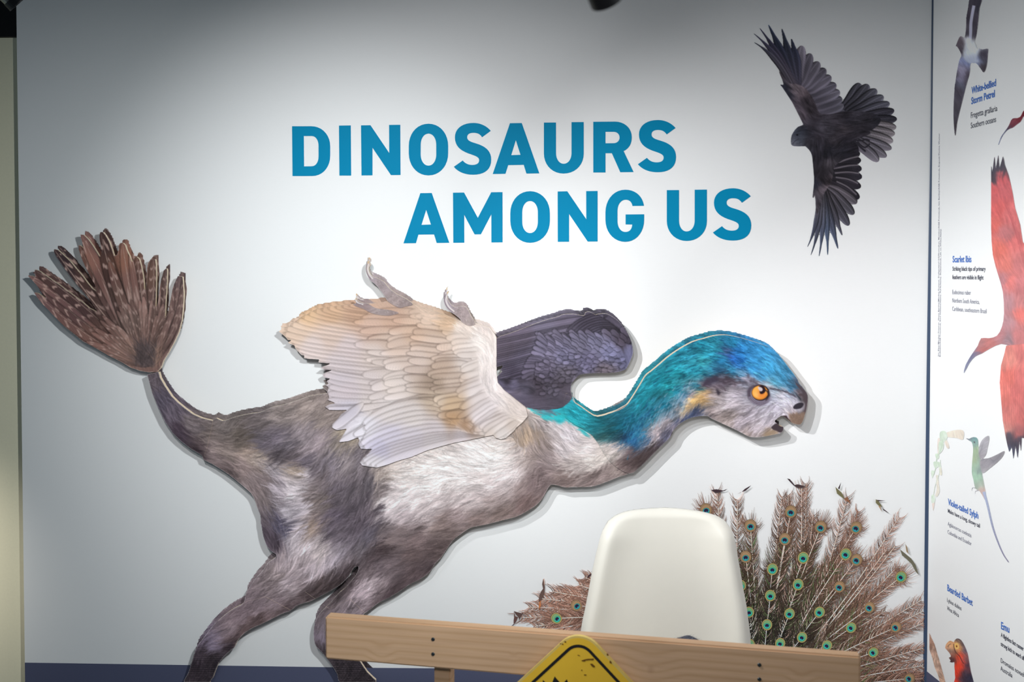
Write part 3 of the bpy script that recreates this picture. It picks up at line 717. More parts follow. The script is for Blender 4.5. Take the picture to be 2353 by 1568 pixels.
fill(smooth(ZP([(1620,1330),(1700,1300),(1770,1325),(1745,1350),(1650,1368),(1590,1370)], *D), 3), (166, 142, 118), 0.8, 1)

# far wing (slate purple)
FW_C = [(1160,800,95,85,98),(1200,770,100,90,105),(1250,750,105,98,115),(1300,740,100,92,108),(1350,740,90,82,98),(1400,750,85,78,92),(1430,780,80,72,85),(1330,790,110,105,125),(1370,790,118,114,138),(1400,810,122,120,150),(1440,820,112,110,140),(1300,820,115,110,135),(1350,830,112,106,132),(1250,800,115,108,130),(1200,830,98,90,108),(1180,860,80,72,88),(1250,850,100,92,110),(1300,860,95,88,100),(1200,890,95,88,105),(1160,880,92,84,100),(1230,885,70,62,72),(1290,890,78,70,80),(1280,900,82,76,88),(1390,855,108,98,108)]
_box = (1120, 700, 1470, 950)
FWF = field(FW_C, _box)
fur(_box, M_FW, FW_C, [(1200,800,1,-.35),(1300,760,1,-.1),(1400,780,.7,1),(1250,860,1,.1),(1420,820,.3,1)], fine=0.08, coarse=0.05, warp=3)
def fcol(fld, box, light=1.0, edge=0.55, rim=1.12, rach=1.15, barb=0.03, seed=0, edgew=0.86):
    def f(u, v, x, y):
        c = fld[np.clip(y - box[1], 0, fld.shape[0] - 1), np.clip(x - box[0], 0, fld.shape[1] - 1)]
        s = light * (0.93 + 0.13 * u - 0.05 * v)
        s = s * np.where(np.abs(v) > edgew, edge, 1.0) * np.where((u > 0.965), edge, 1.0)
        s = np.where((np.abs(v) > 0.6) & (np.abs(v) <= edgew), s * (1 + (rim - 1) * 0.6), s)
        s = np.where((np.abs(v + 0.05) < 0.07) & (u < 0.9), s * rach, s)
        s = s * (1 + barb * np.sin(u * 90 + np.abs(v) * 14 + seed))
        return c * s[:, None]
    return f
rr = np.random.default_rng(5)
# long quills sweeping up and right
for i in range(24):
    t = i / 23
    y0 = 905 - 128 * t; tip = (1150 + 235 * t + 20 * math.sin(i), 850 - 122 * t ** 0.9)
    p0 = (1290 - 20 * t, 872 - 60 * t)
    root = (1128, 782 + (1 - t) * 112)
    end = (1205 + 190 * t ** 0.8, 868 - 142 * t ** 0.9 + 2 * rr.normal())
    mid = ((root[0] + end[0]) / 2, min(root[1], end[1]) * 0.55 + max(root[1], end[1]) * 0.45 - 10)
    feather(root, mid, end, 8, fcol(FWF, _box, 1.02 + 0.2 * rr.uniform(), 0.66, 1.1, 1.25, 0.03, i, .8), mask=M_FW, shadow=0.12)
for i in range(9):                                     # outer primaries curling round the tip
    t = i / 8
    root = (1300 + 60 * t, 762 + 14 * t); end = (1372 + 78 * t, 724 + 62 * t ** 1.3)
    feather(root, (root[0] + 52, root[1] - 34 + 10 * t), (end[0], end[1] + 4), 9, fcol(FWF, _box, 0.78 + 0.1 * rr.uniform(), 0.6, 1.12, 1.5, 0.03, i, .85), mask=M_FW, shadow=0.15)
# scalloped coverts: rows of rounded feathers pointing left-up
for k in range(11):
    n = 9 + k
    for i in range(n):
        t = (i + 0.5 * (k % 2)) / n
        cx = 1408 - k * 15 + 34 * math.cos(t * 2.9) - (1 - t) * 12 * k * 0.3
        cy = 772 + t * 92 + 1.5 * rr.normal() + k * 1.2
        ang_ = math.pi + 0.75 - 1.35 * t + 0.1 * rr.normal()
        ln = 26 + 0.8 * k
        p2 = (cx + ln * math.cos(ang_), cy + ln * math.sin(ang_))
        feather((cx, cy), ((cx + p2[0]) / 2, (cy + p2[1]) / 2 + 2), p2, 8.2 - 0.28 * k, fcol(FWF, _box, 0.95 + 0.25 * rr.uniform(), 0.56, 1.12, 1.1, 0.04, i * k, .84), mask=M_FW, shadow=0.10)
for i in range(150):                                    # small tight scallops near the wrist and below
    x = rr.uniform(1240, 1440); y = 868 - (x - 1240) * 0.10 + rr.uniform(-42, 38) * (0.6 if x > 1340 else 1)
    if M_FW[int(y), int(x)] < 0.9 or (x < 1300 and y < 830): continue
    a = math.pi + rr.normal() * 0.35
    feather((x, y), (x + 7 * math.cos(a), y + 7 * math.sin(a)), (x + 15 * math.cos(a), y + 15 * math.sin(a)), 4.6, fcol(FWF, _box, 0.9 + 0.3 * rr.uniform(), 0.6, 1.1, 1.1, 0.03, i, .8), mask=M_FW, shadow=0.12)
fur((1130, 870, 1235, 930), blur(polymask(smooth([(1135,872),(1180,868),(1225,880),(1228,905),(1190,908),(1150,900)], 3)), 1) * M_FW, [(1150,880,90,84,104),(1180,885,105,98,120),(1200,890,88,82,98),(1225,893,68,62,72),(1160,872,50,44,52),(1200,872,60,54,64),(1190,903,92,84,98)], [(1180,890,1,.1)], warp=3)

# tail fan
FAN_C = [(100,660,92,68,66),(90,700,88,66,66),(140,620,66,52,56),(180,720,84,62,62),(200,600,104,74,66),(235,560,82,60,58),(240,640,86,62,58),(280,600,112,78,66),(310,640,104,76,70),(350,640,112,84,74),(380,680,104,80,76),(420,700,112,88,84),(250,700,98,74,70),(300,740,104,84,78),(240,780,100,74,68),(200,770,98,72,66),(360,760,108,84,78),(400,760,110,86,82),(280,800,118,92,84),(345,720,110,86,80),(150,760,92,68,64),(320,690,112,86,80),(400,640,92,74,74),(270,680,92,70,64)]
_fb = (50, 520, 440, 870)
FNF = field(FAN_C, _fb)
fur(_fb, M_FAN, FAN_C, [(330,840,.2,1),(150,700,1,.9),(250,650,.45,1),(400,700,-.3,1),(300,700,.15,1),(100,660,1,.7)], fine=0.10, coarse=0.05, warp=3, jit=0.1)
def fancol(dark, nb, seed, bar=(158, 132, 124), ph=0.0, mir=1):
    rs = np.random.default_rng(seed)
    def f(u, v, x, y):
        c = FNF[np.clip(y - _fb[1], 0, FNF.shape[0] - 1), np.clip(x - _fb[0], 0, FNF.shape[1] - 1)] * dark
        w_ = (u * nb - 0.14 * np.cos(v * 2.2) * mir + 0.12 * np.sin(v * 7 + seed) + ph) % 1.0
        side = np.where(v > 0, 0.42, 0.30)
        b = ((w_ < side) & (np.abs(v) > 0.16) & (np.abs(v) < 0.80) & (u > 0.30) & (u < 0.95)).astype(float)
        edge = np.clip(np.minimum(w_, side - w_) * 12, 0, 1)
        al = (b * edge * 0.80 * np.clip((u - .3) * 4, 0, 1))[:, None]
        out = c * (1 - al) + np.array(bar, float) * al
        out = np.where((np.abs(v) < 0.05)[:, None], np.array((176, 150, 138)) * 0.8 + c * 0.1, out)
        out = out * (1 + 0.05 * np.sin(u * 150 + np.abs(v) * 18))[:, None]
        out = np.where((np.abs(v) > 0.93)[:, None], out * 0.72, out)
        return out
    return f
base = (338, 842)
fans = [((78, 671), (205, 790), 15, 1.05, 9, 1), ((75, 640), (185, 745), 14, 0.95, 9, 1), ((63, 633), (190, 715), 11, 1.1, 9, 1), ((81, 622), (190, 690), 15, .78, 9, 1), ((124, 573), (215, 700), 16, .72, 8, 1),
        ((181, 563), (240, 690), 14, .86, 9, 1), ((187, 540), (255, 680), 15, 1.15, 2, 0), ((412, 634), (408, 760), 15, 1.05, 10, 1), ((421, 640), (425, 750), 9, .9, 9, 1), ((381, 617), (378, 730), 11, .82, 10, 1), ((395, 640), (396, 760), 9, .95, 8, 1),
        ((352, 596), (355, 700), 13, .86, 9, 1), ((362, 600), (372, 700), 6, 1.1, 3, 0), ((314, 590), (330, 700), 12, .88, 10, 1), ((281, 558), (300, 700), 13, 1.12, 2, 0), ((298, 575), (315, 700), 8, 1.05, 3, 0), ((231, 534), (262, 690), 17, .74, 7, 1), ((250, 600), (285, 720), 12, 1.0, 7, 1)]
for i, (tip, mid, wd, dk, nb, on) in enumerate(fans):
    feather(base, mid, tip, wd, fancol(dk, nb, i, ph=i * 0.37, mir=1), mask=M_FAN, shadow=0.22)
for i in range(26):
    t = i / 25; a = math.pi * (1.07 + 0.60 * t)
    L = 120 + 50 * math.sin(i * 2.1) ** 2
    tip = (base[0] + L * math.cos(a) * (0.95 if t < .4 else .8), base[1] + L * math.sin(a))
    feather(base, ((base[0] + tip[0]) / 2 + 4, (base[1] + tip[1]) / 2 - 4), tip, 6.5, fancol(1.05 + 0.12 * rr.normal(), 5, 40 + i, ph=i * .3), mask=M_FAN, shadow=0.15)
for i in range(420):                                    # downy tuft over the quill roots
    a = -math.pi / 2 - 0.25 + rr.normal() * 0.5; L = rr.uniform(18, 68)
    x = 336 + rr.normal() * 13; y = 846 - rr.uniform(0, 42)
    tx, ty = x + L * math.cos(a) * 0.8, y + L * math.sin(a) * 0.7
    if M_FAN[min(int(y), CH - 1), int(x)] < .5 or M_FAN[int(max(ty, 0)), int(tx)] < .5: continue
    c = np.array((70, 60, 60)) * rr.uniform(0.7, 1.45) if abs(x - 334) < 22 else np.array((140, 112, 98)) * rr.uniform(0.7, 1.2)
    stroke(smooth([(x, y), ((x + tx) / 2 + 2, (y + ty) / 2), (tx, ty)], 3, False), 3.0, c, 0.4, True)

# near wing (cream and rose)
NW_C = [(700,720,226,188,152),(760,720,216,178,148),(820,720,206,168,143),(680,760,226,198,178),(760,770,222,197,184),(850,750,208,175,158),(900,740,205,170,150),(720,800,226,207,202),(800,800,222,204,203),(780,840,215,200,201),(860,820,221,203,196),(900,780,216,190,175),(950,760,215,183,162),(980,730,225,197,178),(1030,740,215,182,154),(1060,760,230,212,202),(1100,780,236,224,218),(1000,800,215,190,175),(960,830,216,194,183),(1120,830,233,220,216),(1080,830,228,214,208),(1010,850,195,170,153),(1000,880,172,150,134),(1040,880,202,180,166),(1000,920,206,184,165),(1040,930,204,175,146),(1040,960,188,152,120),(1070,980,165,134,110),(900,880,226,210,203),(850,880,219,204,202),(800,900,215,200,204),(780,870,210,197,202),(850,930,225,211,208),(900,950,228,216,214),(800,940,207,198,208),(840,980,228,221,228),(950,960,228,216,213),(900,1000,214,205,218),(950,1000,218,208,216),(1000,990,220,208,211),(870,1030,206,198,216),(920,1040,218,208,216),(1000,1010,222,212,215),(860,1065,222,214,219),(1060,1000,226,214,218),(1100,900,229,216,214),(1120,940,229,217,218),(1100,960,227,214,215),(1150,960,226,212,208),(1150,1000,221,210,206),(1180,970,216,200,191),(1130,880,229,216,214),(1190,940,215,200,194),(1130,1005,205,190,182),(1080,725,228,208,195),(1115,760,222,206,200)]
_nb = (630, 680, 1240, 1090)
NWF = field(NW_C, _nb)
NW_D = [(1120,800,.15,1),(1130,880,.1,1),(1080,770,1,.6),(1040,730,1,.4),(970,710,1,.3),(1150,930,1,.8),(1180,960,1,.6),(1100,900,.8,.5),(800,800,1,-.1),(900,1000,1,-.4)]
fur(_nb, M_NW, NW_C, NW_D, fine=0.05, coarse=0.035, warp=5)
def nwc(light, seed, edge=0.80, warm=0.0):
    def f(u, v, x, y):
        c = NWF[np.clip(y - _nb[1], 0, NWF.shape[0] - 1), np.clip(x - _nb[0], 0, NWF.shape[1] - 1)]
        s = light * (0.955 + 0.075 * u)
        s = s * (1 - 0.10 * np.clip((v - 0.1), 0, 1) ** 1.5)
        s = np.where(np.abs(v) > 0.84, s * edge, s)
        s = np.where(u > 0.975, s * edge, s)
        s = np.where((v < -0.5) & (v > -0.84), s * 1.03, s)
        s = s * (1 + 0.012 * np.sin(u * 120 + np.abs(v) * 12 + seed))
        t = np.clip(1 - s, 0, 1)[:, None] * np.array((0.0, 0.08, 0.12))
        return c * (s[:, None] - t)
    return f
def interp(path, t):
    P = np.array(path, float); d = np.r_[0, np.cumsum(np.linalg.norm(np.diff(P, axis=0), axis=1))]; d /= d[-1]
    return np.array([np.interp(t, d, P[:, 0]), np.interp(t, d, P[:, 1])])
tips = [(800, 700), (755, 706), (722, 713), (700, 722), (686, 733), (668, 744), (648, 758), (650, 770), (664, 784), (680, 800), (695, 818), (712, 826), (735, 836), (748, 850), (742, 862), (752, 874), (754, 888), (752, 902), (752, 920), (748, 936)]
roots = [(990, 715), (985, 725), (975, 740), (960, 760), (945, 785), (935, 810), (925, 835), (915, 860), (905, 880), (900, 900), (890, 925)]
NP = 26
for i in range(NP - 1, -1, -1):
    t = i / (NP - 1)
    tp = interp(tips, t); rt = interp(roots, t)
    mid = (tp + rt) / 2 + np.array((0, -12 + 34 * t * (1 - t) + 10 * t))
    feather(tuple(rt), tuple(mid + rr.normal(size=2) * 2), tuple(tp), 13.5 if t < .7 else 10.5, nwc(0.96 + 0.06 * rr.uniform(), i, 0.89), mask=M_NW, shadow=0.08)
def rowf(tp_path, rt_path, n, wd, light=(0.95, 0.09), bow=8, rev=False, edge=0.84, sh=0.07, jit=5.5):
    edge = min(edge + 0.05, 0.91)
    o = range(n) if not rev else range(n - 1, -1, -1)
    for i in o:
        t = (i + 0.3) / n
        tp = interp(tp_path, t) + rr.normal(size=2) * jit; rt = interp(rt_path, t)
        mid = (tp + rt) / 2 + np.array((0, bow)) + rr.normal(size=2) * 3.5
        feather(tuple(rt), tuple(mid), tuple(tp), wd * rr.uniform(0.8, 1.45), nwc(light[0] + light[1] * rr.uniform(), i, edge), mask=M_NW, shadow=sh)
rowf([(850, 715), (820, 745), (850, 775), (820, 800), (845, 830), (840, 870), (845, 915), (860, 960), (880, 985)], [(985, 722), (985, 760), (980, 800), (975, 840), (965, 880), (965, 920), (975, 950)], 19, 9.5, bow=-2)
rowf([(905, 735), (885, 770), (885, 800), (880, 830), (885, 860), (885, 900), (890, 935), (905, 965)], [(1020, 735), (1010, 780), (1010, 820), (1005, 860), (1000, 900), (1000, 940)], 17, 9.0, bow=1)
rowf([(965, 735), (940, 760), (935, 800), (930, 840), (930, 880), (935, 915), (940, 940)], [(1050, 745), (1040, 800), (1040, 850), (1035, 900), (1040, 935)], 15, 8.5, bow=2, edge=0.80, sh=.1)
# long secondaries below, sweeping left and down
sec = [((752, 938), (800, 948), (900, 925), 8), ((763, 985), (800, 960), (835, 925), 11), ((779, 1016), (820, 1000), (870, 955), 9), ((812, 1000), (850, 985), (905, 945), 10), ((824, 1025), (880, 985), (985, 925), 10)]
for tp, md, rt, wd in sec:
    feather(rt, md, tp, wd, nwc(1.02, 3, .82), mask=M_NW, shadow=0.12)
for i in range(12):
    t = i / 11
    tp = interp([(833, 975), (838, 1000), (826, 1022), (835, 1033), (842, 1045), (836, 1056), (828, 1066), (842, 1070), (860, 1074)], t)
    rt = interp([(1000, 925), (1010, 945), (1040, 975), (1075, 998), (1130, 1005)], t)
    mid = (tp + rt) / 2 + np.array((-10, -26 + 10 * t))
    feather(tuple(rt), tuple(mid), tuple(tp), 12.0, nwc(0.97 + 0.06 * rr.uniform(), i, 0.88), mask=M_NW, shadow=0.10)
rowf([(1000, 800), (990, 840), (985, 870), (1000, 905), (1003, 940), (1020, 965)], [(1085, 790), (1085, 840), (1080, 880), (1085, 920), (1095, 955)], 15, 8.0, bow=2, edge=0.80, sh=.09)
rowf([(1010, 765), (1045, 800), (1050, 840), (1055, 870), (1052, 900), (1050, 930), (1058, 950), (1072, 970), (1085, 985), (1100, 998)], [(1090, 770), (1125, 800), (1130, 840), (1130, 880), (1128, 905), (1140, 925), (1165, 945)], 20, 8.0, bow=3, edge=0.86, sh=.06)
rowf([(1088, 985), (1100, 995), (1118, 1000), (1140, 1004)], [(1165, 945), (1185, 955), (1195, 968)], 5, 7.5, bow=3, edge=.84)
rowf([(930, 715), (980, 735), (1020, 755)], [(1010, 715), (1050, 735), (1090, 765)], 10, 6.5, bow=1, edge=.88, sh=.05)
# downy leading arm over the feather roots
arm = polymask(smooth([(950,700),(1000,716),(1050,738),(1095,745),(1125,756),(1140,778),(1143,830),(1142,870),(1160,905),(1200,935),(1235,965),(1200,975),(1160,950),(1125,915),(1100,870),(1098,820),(1085,785),(1040,758),(980,735)], 4))
fur(_nb, blur(arm, 5) * M_NW, NW_C, NW_D, fine=0.07, coarse=0.045, warp=6, Lf=8)
locks(_nb, (blur(arm, 3) * M_NW > 0.6).astype(np.float32), NW_D, 1300, 20, 1, 0.13, 9)
# rust shading where the rows overlap is part of the plumage colours above; claws
for mk, c in ((M_C1, 0), (M_C2, 0), (M_C3, 0)):
    fur((800, 590, 1110, 770), mk, [(850,620,190,172,165),(850,640,176,160,166),(880,660,172,156,158),(930,695,160,142,140),(905,690,168,150,148),(1028,690,176,160,168),(1065,720,165,148,148),(1085,745,172,156,152),(830,700,160,140,140),(880,705,168,152,150),(910,722,150,132,130)], [(900,680,.8,-.3),(1050,700,.3,1),(860,640,.4,1)], fine=.05, coarse=.04, warp=2)
for i in range(900):
    x = rr.uniform(855, 1095); y = rr.uniform(640, 745)
    if max(M_C1[int(y), int(x)], M_C2[int(y), int(x)], M_C3[int(y), int(x)]) < .9 or (1010 < x < 1042): continue
    if x < 862: continue
    fill(ellipse(x, y, 1.5, 1.2, 0, 6), np.array((188, 172, 170)) * (1.08 if rr.uniform() < .5 else .7), 0.55)
for pl in (ZP([(968,100),(960,150),(975,200),(1005,240)], *B), ZP([(1680,370),(1665,430),(1690,490),(1740,535)], *B), ZP([(852,425),(870,455),(920,470)], *B)):
    stroke(smooth(pl, 4, False), 3.2, (240, 230, 226), 0.85)
    stroke(smooth([(x - 3.4, y + 1) for x, y in pl], 4, False), 2.0, (120, 104, 112), 0.7)
    fill(ellipse(pl[0][0] - .3, pl[0][1] - 3, 1.6, 4.5, 0.1, 10), (222, 186, 140), 0.9)
# ------------------------------------------------------------------ crow printed on the wall
A_CROW = np.zeros((CH, CW), np.float32)
def zh(x, y): return (1690 + x / 5.227, 30 + y / 5.227)
def zi(x, y): return (1750 + x / 5.227, 310 + y / 5.227)
rc = np.random.default_rng(31)
def crowcol(c0, c1, edge=0.6, rim=1.3, seed=0, rach=1.35):
    c0 = np.array(c0, float); c1 = np.array(c1, float)
    def f(u, v, x, y):
        c = c0 + (c1 - c0) * u[:, None]
        s = 1.0 + 0.16 * v + 0.10 * np.sin(u * 5 + seed)
        s = np.where(v < -0.78, s * edge, s)
        s = np.where((v > 0.55) & (v < 0.9), s * rim, s)
        s = np.where((np.abs(v + 0.25) < 0.09), s * rach, s)
        s = s * (1 + 0.05 * np.sin(u * 110 + np.abs(v) * 12))
        n = rc.standard_normal(len(u)) * 0.03
        return c * (s + n)[:, None]
    return f
def cf(p0, p1, p2, w_, c0, c1, prof=prof_round, **k):
    feather(p0, p1, p2, w_, crowcol(c0, c1, **k), prof=prof, alpha=A_CROW, shadow=0.0, os=0.45)
GR, DK, BL, PK = (78, 74, 88), (46, 42, 54), (34, 40, 62), (104, 92, 104)
# tail
tl = [((1200,1290),(1400,1060),(1488,838),34),((1210,1300),(1460,1080),(1590,853),36),((1215,1310),(1500,1100),(1690,912),34),((1220,1320),(1540,1130),(1775,995),32),((1225,1325),(1560,1180),(1850,1078),31),((1230,1335),(1600,1240),(1905,1165),30),((1235,1340),(1600,1290),(1938,1270),30)]
for i, (a, b, c, w_) in enumerate(tl):
    cf(zh(*a), zh(*b), zh(*c), w_ * .42, (60, 56, 70), (76, 76, 90) if i < 5 else (52, 50, 62), seed=i)
for i, (a, b, c) in enumerate([((1240,1345),(1600,1340),(1930,1370)),((1250,1360),(1600,1400),(1912,1450)),((1260,1380),(1600,1460),(1890,1540))]):
    cf(zh(*a), zh(*b), zh(*c), 13, (96, 88, 98), (138, 128, 136), seed=i, edge=.55, rim=1.08)
for i, (c, w_) in enumerate([((1560,165),12),((1498,262),12),((1400,318),12)]):
    cf(zi(1000, 20), zi(1250, 60 + 40 * i), zi(*c), w_, (88, 82, 96), (128, 120, 134), seed=i, edge=.55, rim=1.05)
# upper wing: secondaries then primaries
sec_t = [(1313,1165),(1300,1095),(1285,1020),(1256,935),(1212,848),(1150,752),(1085,662),(1005,578),(905,478),(800,383)]
sec_r = [(1000,1260),(960,1210),(920,1150),(880,1080),(850,1010),(820,960),(790,930),(770,920),(750,900),(730,890)]
for i, (t_, r_) in enumerate(zip(sec_t, sec_r)):
    m_ = ((t_[0] + r_[0]) / 2 - 10, (t_[1] + r_[1]) / 2 + 12)
    cf(zh(*r_), zh(*m_), zh(t_[0] - 4, t_[1] + 4), 13.5, (72, 66, 80), (92, 88, 104) if i % 2 else (78, 75, 90), seed=i, rim=1.22, edge=.55)
prim = [((720,890),(745,560),(665,296),12.5,DK,BL),((710,880),(650,520),(549,168),11,DK,(32,40,60)),((700,870),(560,470),(384,120),10.5,DK,(28,38,62)),((690,860),(500,440),(258,140),9,(56,50,62),(30,32,56)),((680,850),(470,420),(165,205),7,(62,56,68),(32,34,58)),((660,860),(450,440),(162,323),6,(70,64,76),(30,34,50))]
def prof_prim(u):
    return np.where(u < 0.45, 1.0, 0.30 + 0.70 * np.clip((0.75 - u) / 0.3, 0, 1)) * np.clip((1 - u) / 0.30, 0, 1) ** 0.75
def prof_prim2(u):
    return np.where(u < 0.5, 1.0, 0.55 + 0.45 * np.clip((0.8 - u) / 0.3, 0, 1)) * np.clip((1 - u) / 0.35, 0, 1) ** 0.7
for i, (a, b, c, w_, c0, c1) in enumerate(prim):
    cf(zh(*a), zh(*b), zh(*c), w_, c0, c1, prof=prof_prim2 if i < 3 else prof_prim, seed=i)
# lower wing
ls_t = [(1180,220),(1192,300),(1200,405),(1204,505),(1190,625),(1172,760)]
for i, t_ in enumerate(ls_t):
    r_ = (760 + 10 * i, 300 + 50 * i)
    cf(zi(*r_), zi((t_[0] + r_[0]) / 2, (t_[1] + r_[1]) / 2 - 8), zi(*t_), 11.5, (52, 46, 56), (44, 40, 50), seed=i, rim=1.0, edge=1.0)
    stroke(smooth([zi(r_[0] + 90, r_[1] + 10), zi((t_[0] + r_[0]) / 2 + 40, (t_[1] + r_[1]) / 2 - 30), zi(t_[0] - 30, t_[1] - 40)], 5, False), 3.4, (136, 124, 136), 0.8)
lp = [((780,600),(1000,700),(1140,822),11,(92,82,92),(110,102,114)),((760,620),(960,780),(1105,955),11,(86,78,88),(96,92,106)),((740,630),(900,850),(1045,1088),11,(84,76,86),(86,84,100)),((730,640),(860,930),(972,1222),10,(84,76,86),(84,84,102)),
      ((720,650),(830,1050),(920,1386),9,(88,80,90),(70,84,118)),((712,650),(800,1050),(790,1508),9,(92,84,94),(66,92,134)),((704,650),(770,1080),(670,1543),7.5,(96,88,96),(70,88,128)),((696,650),(730,1120),(557,1522),6.5,(98,90,98),(72,84,120)),((690,650),(690,1120),(507,1416),5.5,(96,88,96),(66,78,116))]
for i, (a, b, c, w_, c0, c1) in enumerate(lp):
    cf(zi(*a), zi(*b), zi(*c), w_, c0, c1, prof=prof_round if i < 3 else (prof_prim2 if i < 5 else prof_prim), seed=i, rim=1.25)
crow_parts = [
 smooth([zh(*p) for p in [(810,1355),(790,1290),(740,1190),(690,1090),(640,1010),(590,935),(560,890),(528,852),(575,862),(560,800),(520,700),(545,720),(640,840),(720,850),(820,890),(900,980),(960,1090),(1010,1200),(1130,1215),(1250,1190),(1330,1180),(1450,1180),(1600,1190),(1700,1225),(1745,1280),(1720,1340),(1650,1400),(1560,1450),(1480,1500),(1400,1560),(1300,1600),(900,1600),(700,1600),(668,1560),(680,1490),(720,1420)]], 3),
 smooth([zi(*p) for p in [(352,60),(362,122),(415,100),(500,122),(565,175),(602,240),(614,330),(625,450),(630,570),(610,780),(640,730),(652,900),(660,980),(690,900),(720,800),(760,690),(830,580),(860,470),(880,380),(1000,290),(1150,240),(1170,200),(1155,130),(1110,60),(1230,20),(1300,-40),(900,-120),(500,-120),(380,-30)]], 3)]
mb = np.maximum(polymask(crow_parts[0]), polymask(crow_parts[1]))
CR_C = [(*zh(840,1300),84,74,88),(*zh(760,1200),80,70,82),(*zh(640,990),40,40,54),(*zh(600,900),34,36,50),(*zh(540,700),70,62,74),(*zh(720,930),118,102,114),(*zh(790,960),104,88,98),(*zh(840,1060),52,44,52),(*zh(900,1150),54,46,54),(*zh(960,1240),60,52,62),(*zh(740,1100),88,76,88),(*zh(800,1230),92,78,90),(*zh(690,860),124,108,120),(*zh(720,790),112,98,110),
 (*zh(750,1440),58,62,78),(*zh(820,1400),44,46,58),(*zh(900,1400),48,44,54),(*zh(950,1330),62,56,68),(*zh(1050,1290),70,64,76),(*zh(1100,1400),70,64,76),(*zh(1250,1300),56,50,60),(*zh(1350,1280),46,42,52),(*zh(1500,1220),58,54,66),(*zh(1600,1280),48,44,54),(*zh(1690,1270),40,38,48),(*zh(1500,1380),50,45,54),(*zh(1300,1400),62,54,62),(*zh(1000,1500),52,46,56),(*zh(1200,1500),56,50,58),(*zh(720,1530),90,96,116),(*zh(690,1570),112,112,128),(*zh(760,1500),56,58,72),
 (*zi(450,50),80,84,100),(*zi(380,90),108,108,124),(*zi(560,80),52,48,58),(*zi(700,100),46,42,52),(*zi(1000,60),42,38,48),(*zi(800,200),40,38,48),(*zi(1000,180),40,38,48),(*zi(1140,180),38,34,44),(*zi(650,300),46,42,52),(*zi(800,350),78,70,80),(*zi(650,450),40,36,44),(*zi(700,500),48,42,50),(*zi(750,420),52,46,54),(*zi(640,580),50,50,66),(*zi(780,560),66,56,64),(*zi(830,600),124,106,116),(*zi(660,760),84,76,88),(*zi(740,680),96,84,94)]
_cb = (1700, 100, 2070, 520)
fur(_cb, mb, CR_C, [(*zh(700,1000),.5,1),(*zh(800,1200),.4,1),(*zh(720,1450),.6,-1),(*zh(900,1400),1,-.1),(*zh(1200,1350),1,-.3),(*zh(1550,1250),1,-.2),(*zi(700,150),.3,1),(*zi(650,400),.1,1),(*zi(1000,150),1,-.3),(*zi(750,600),.8,.5),(*zi(660,750),.1,1),(*zh(800,950),1,.8)], fine=0.14, coarse=0.13, warp=3, Lf=6, Lc=9)
A_CROW = np.maximum(A_CROW, mb)
fill(ellipse(*zh(742, 1465), 2.2, 1.8), (20, 18, 24))
stroke(smooth([zi(370, 108), zi(410, 70), zi(450, 45)], 4, False), 1.6, (60, 58, 72), .9)
stroke(smooth([zi(1110,60),zi(1200,70),zi(1250,52),zi(1300,70)], 4, False), 3.5, (44, 40, 50), 1)   # tucked feet
stroke(smooth([zi(1150,80),zi(1200,130),zi(1250,150),zi(1300,105)], 4, False), 3.5, (44, 40, 50), 1)
stroke(smooth([zi(1110,60),zi(1180,140),zi(1250,200)], 4, False), 4, (46, 42, 52), 1)
_cr = CAN[60:620, 1700:2080]; _g = _cr.mean(-1, keepdims=True)
CAN[60:620, 1700:2080] = (_cr * 0.75 + _g * 0.25) * 0.80 - 1
A_CROW = np.clip(blur(A_CROW, 1) * 1.02, 0, 1)

# ------------------------------------------------------------------ birds printed on the right wall
A_SIDE = {}
def sidefur(key, pts, cps, dps, box=None, n=3, **kw):
    m = polymask(smooth(pts, n) if n else pts)
    A_SIDE[key] = np.maximum(A_SIDE.get(key, np.zeros((CH, CW), np.float32)), m)
    P = np.array(pts)
    b = (max(int(P[:, 0].min()) - 4, 0), max(int(P[:, 1].min()) - 4, 0), min(int(P[:, 0].max()) + 5, CW), min(int(P[:, 1].max()) + 5, CH))
    args = dict(fine=0.06, coarse=0.05, warp=2, Lf=5, Lc=8); args.update(kw)
    fur(b, m, cps, dps, **args)
def zr(x, y): return (2130 + x / 2.613, 280 + y / 2.613)
def zm(x, y): return (2125 + x / 2.579, 960 + y / 2.579)
def zp(x, y): return (2053 + x / 7.84, y / 7.84)
def zt(x, y): return (2180 + x / 8.711, 160 + y / 8.711)
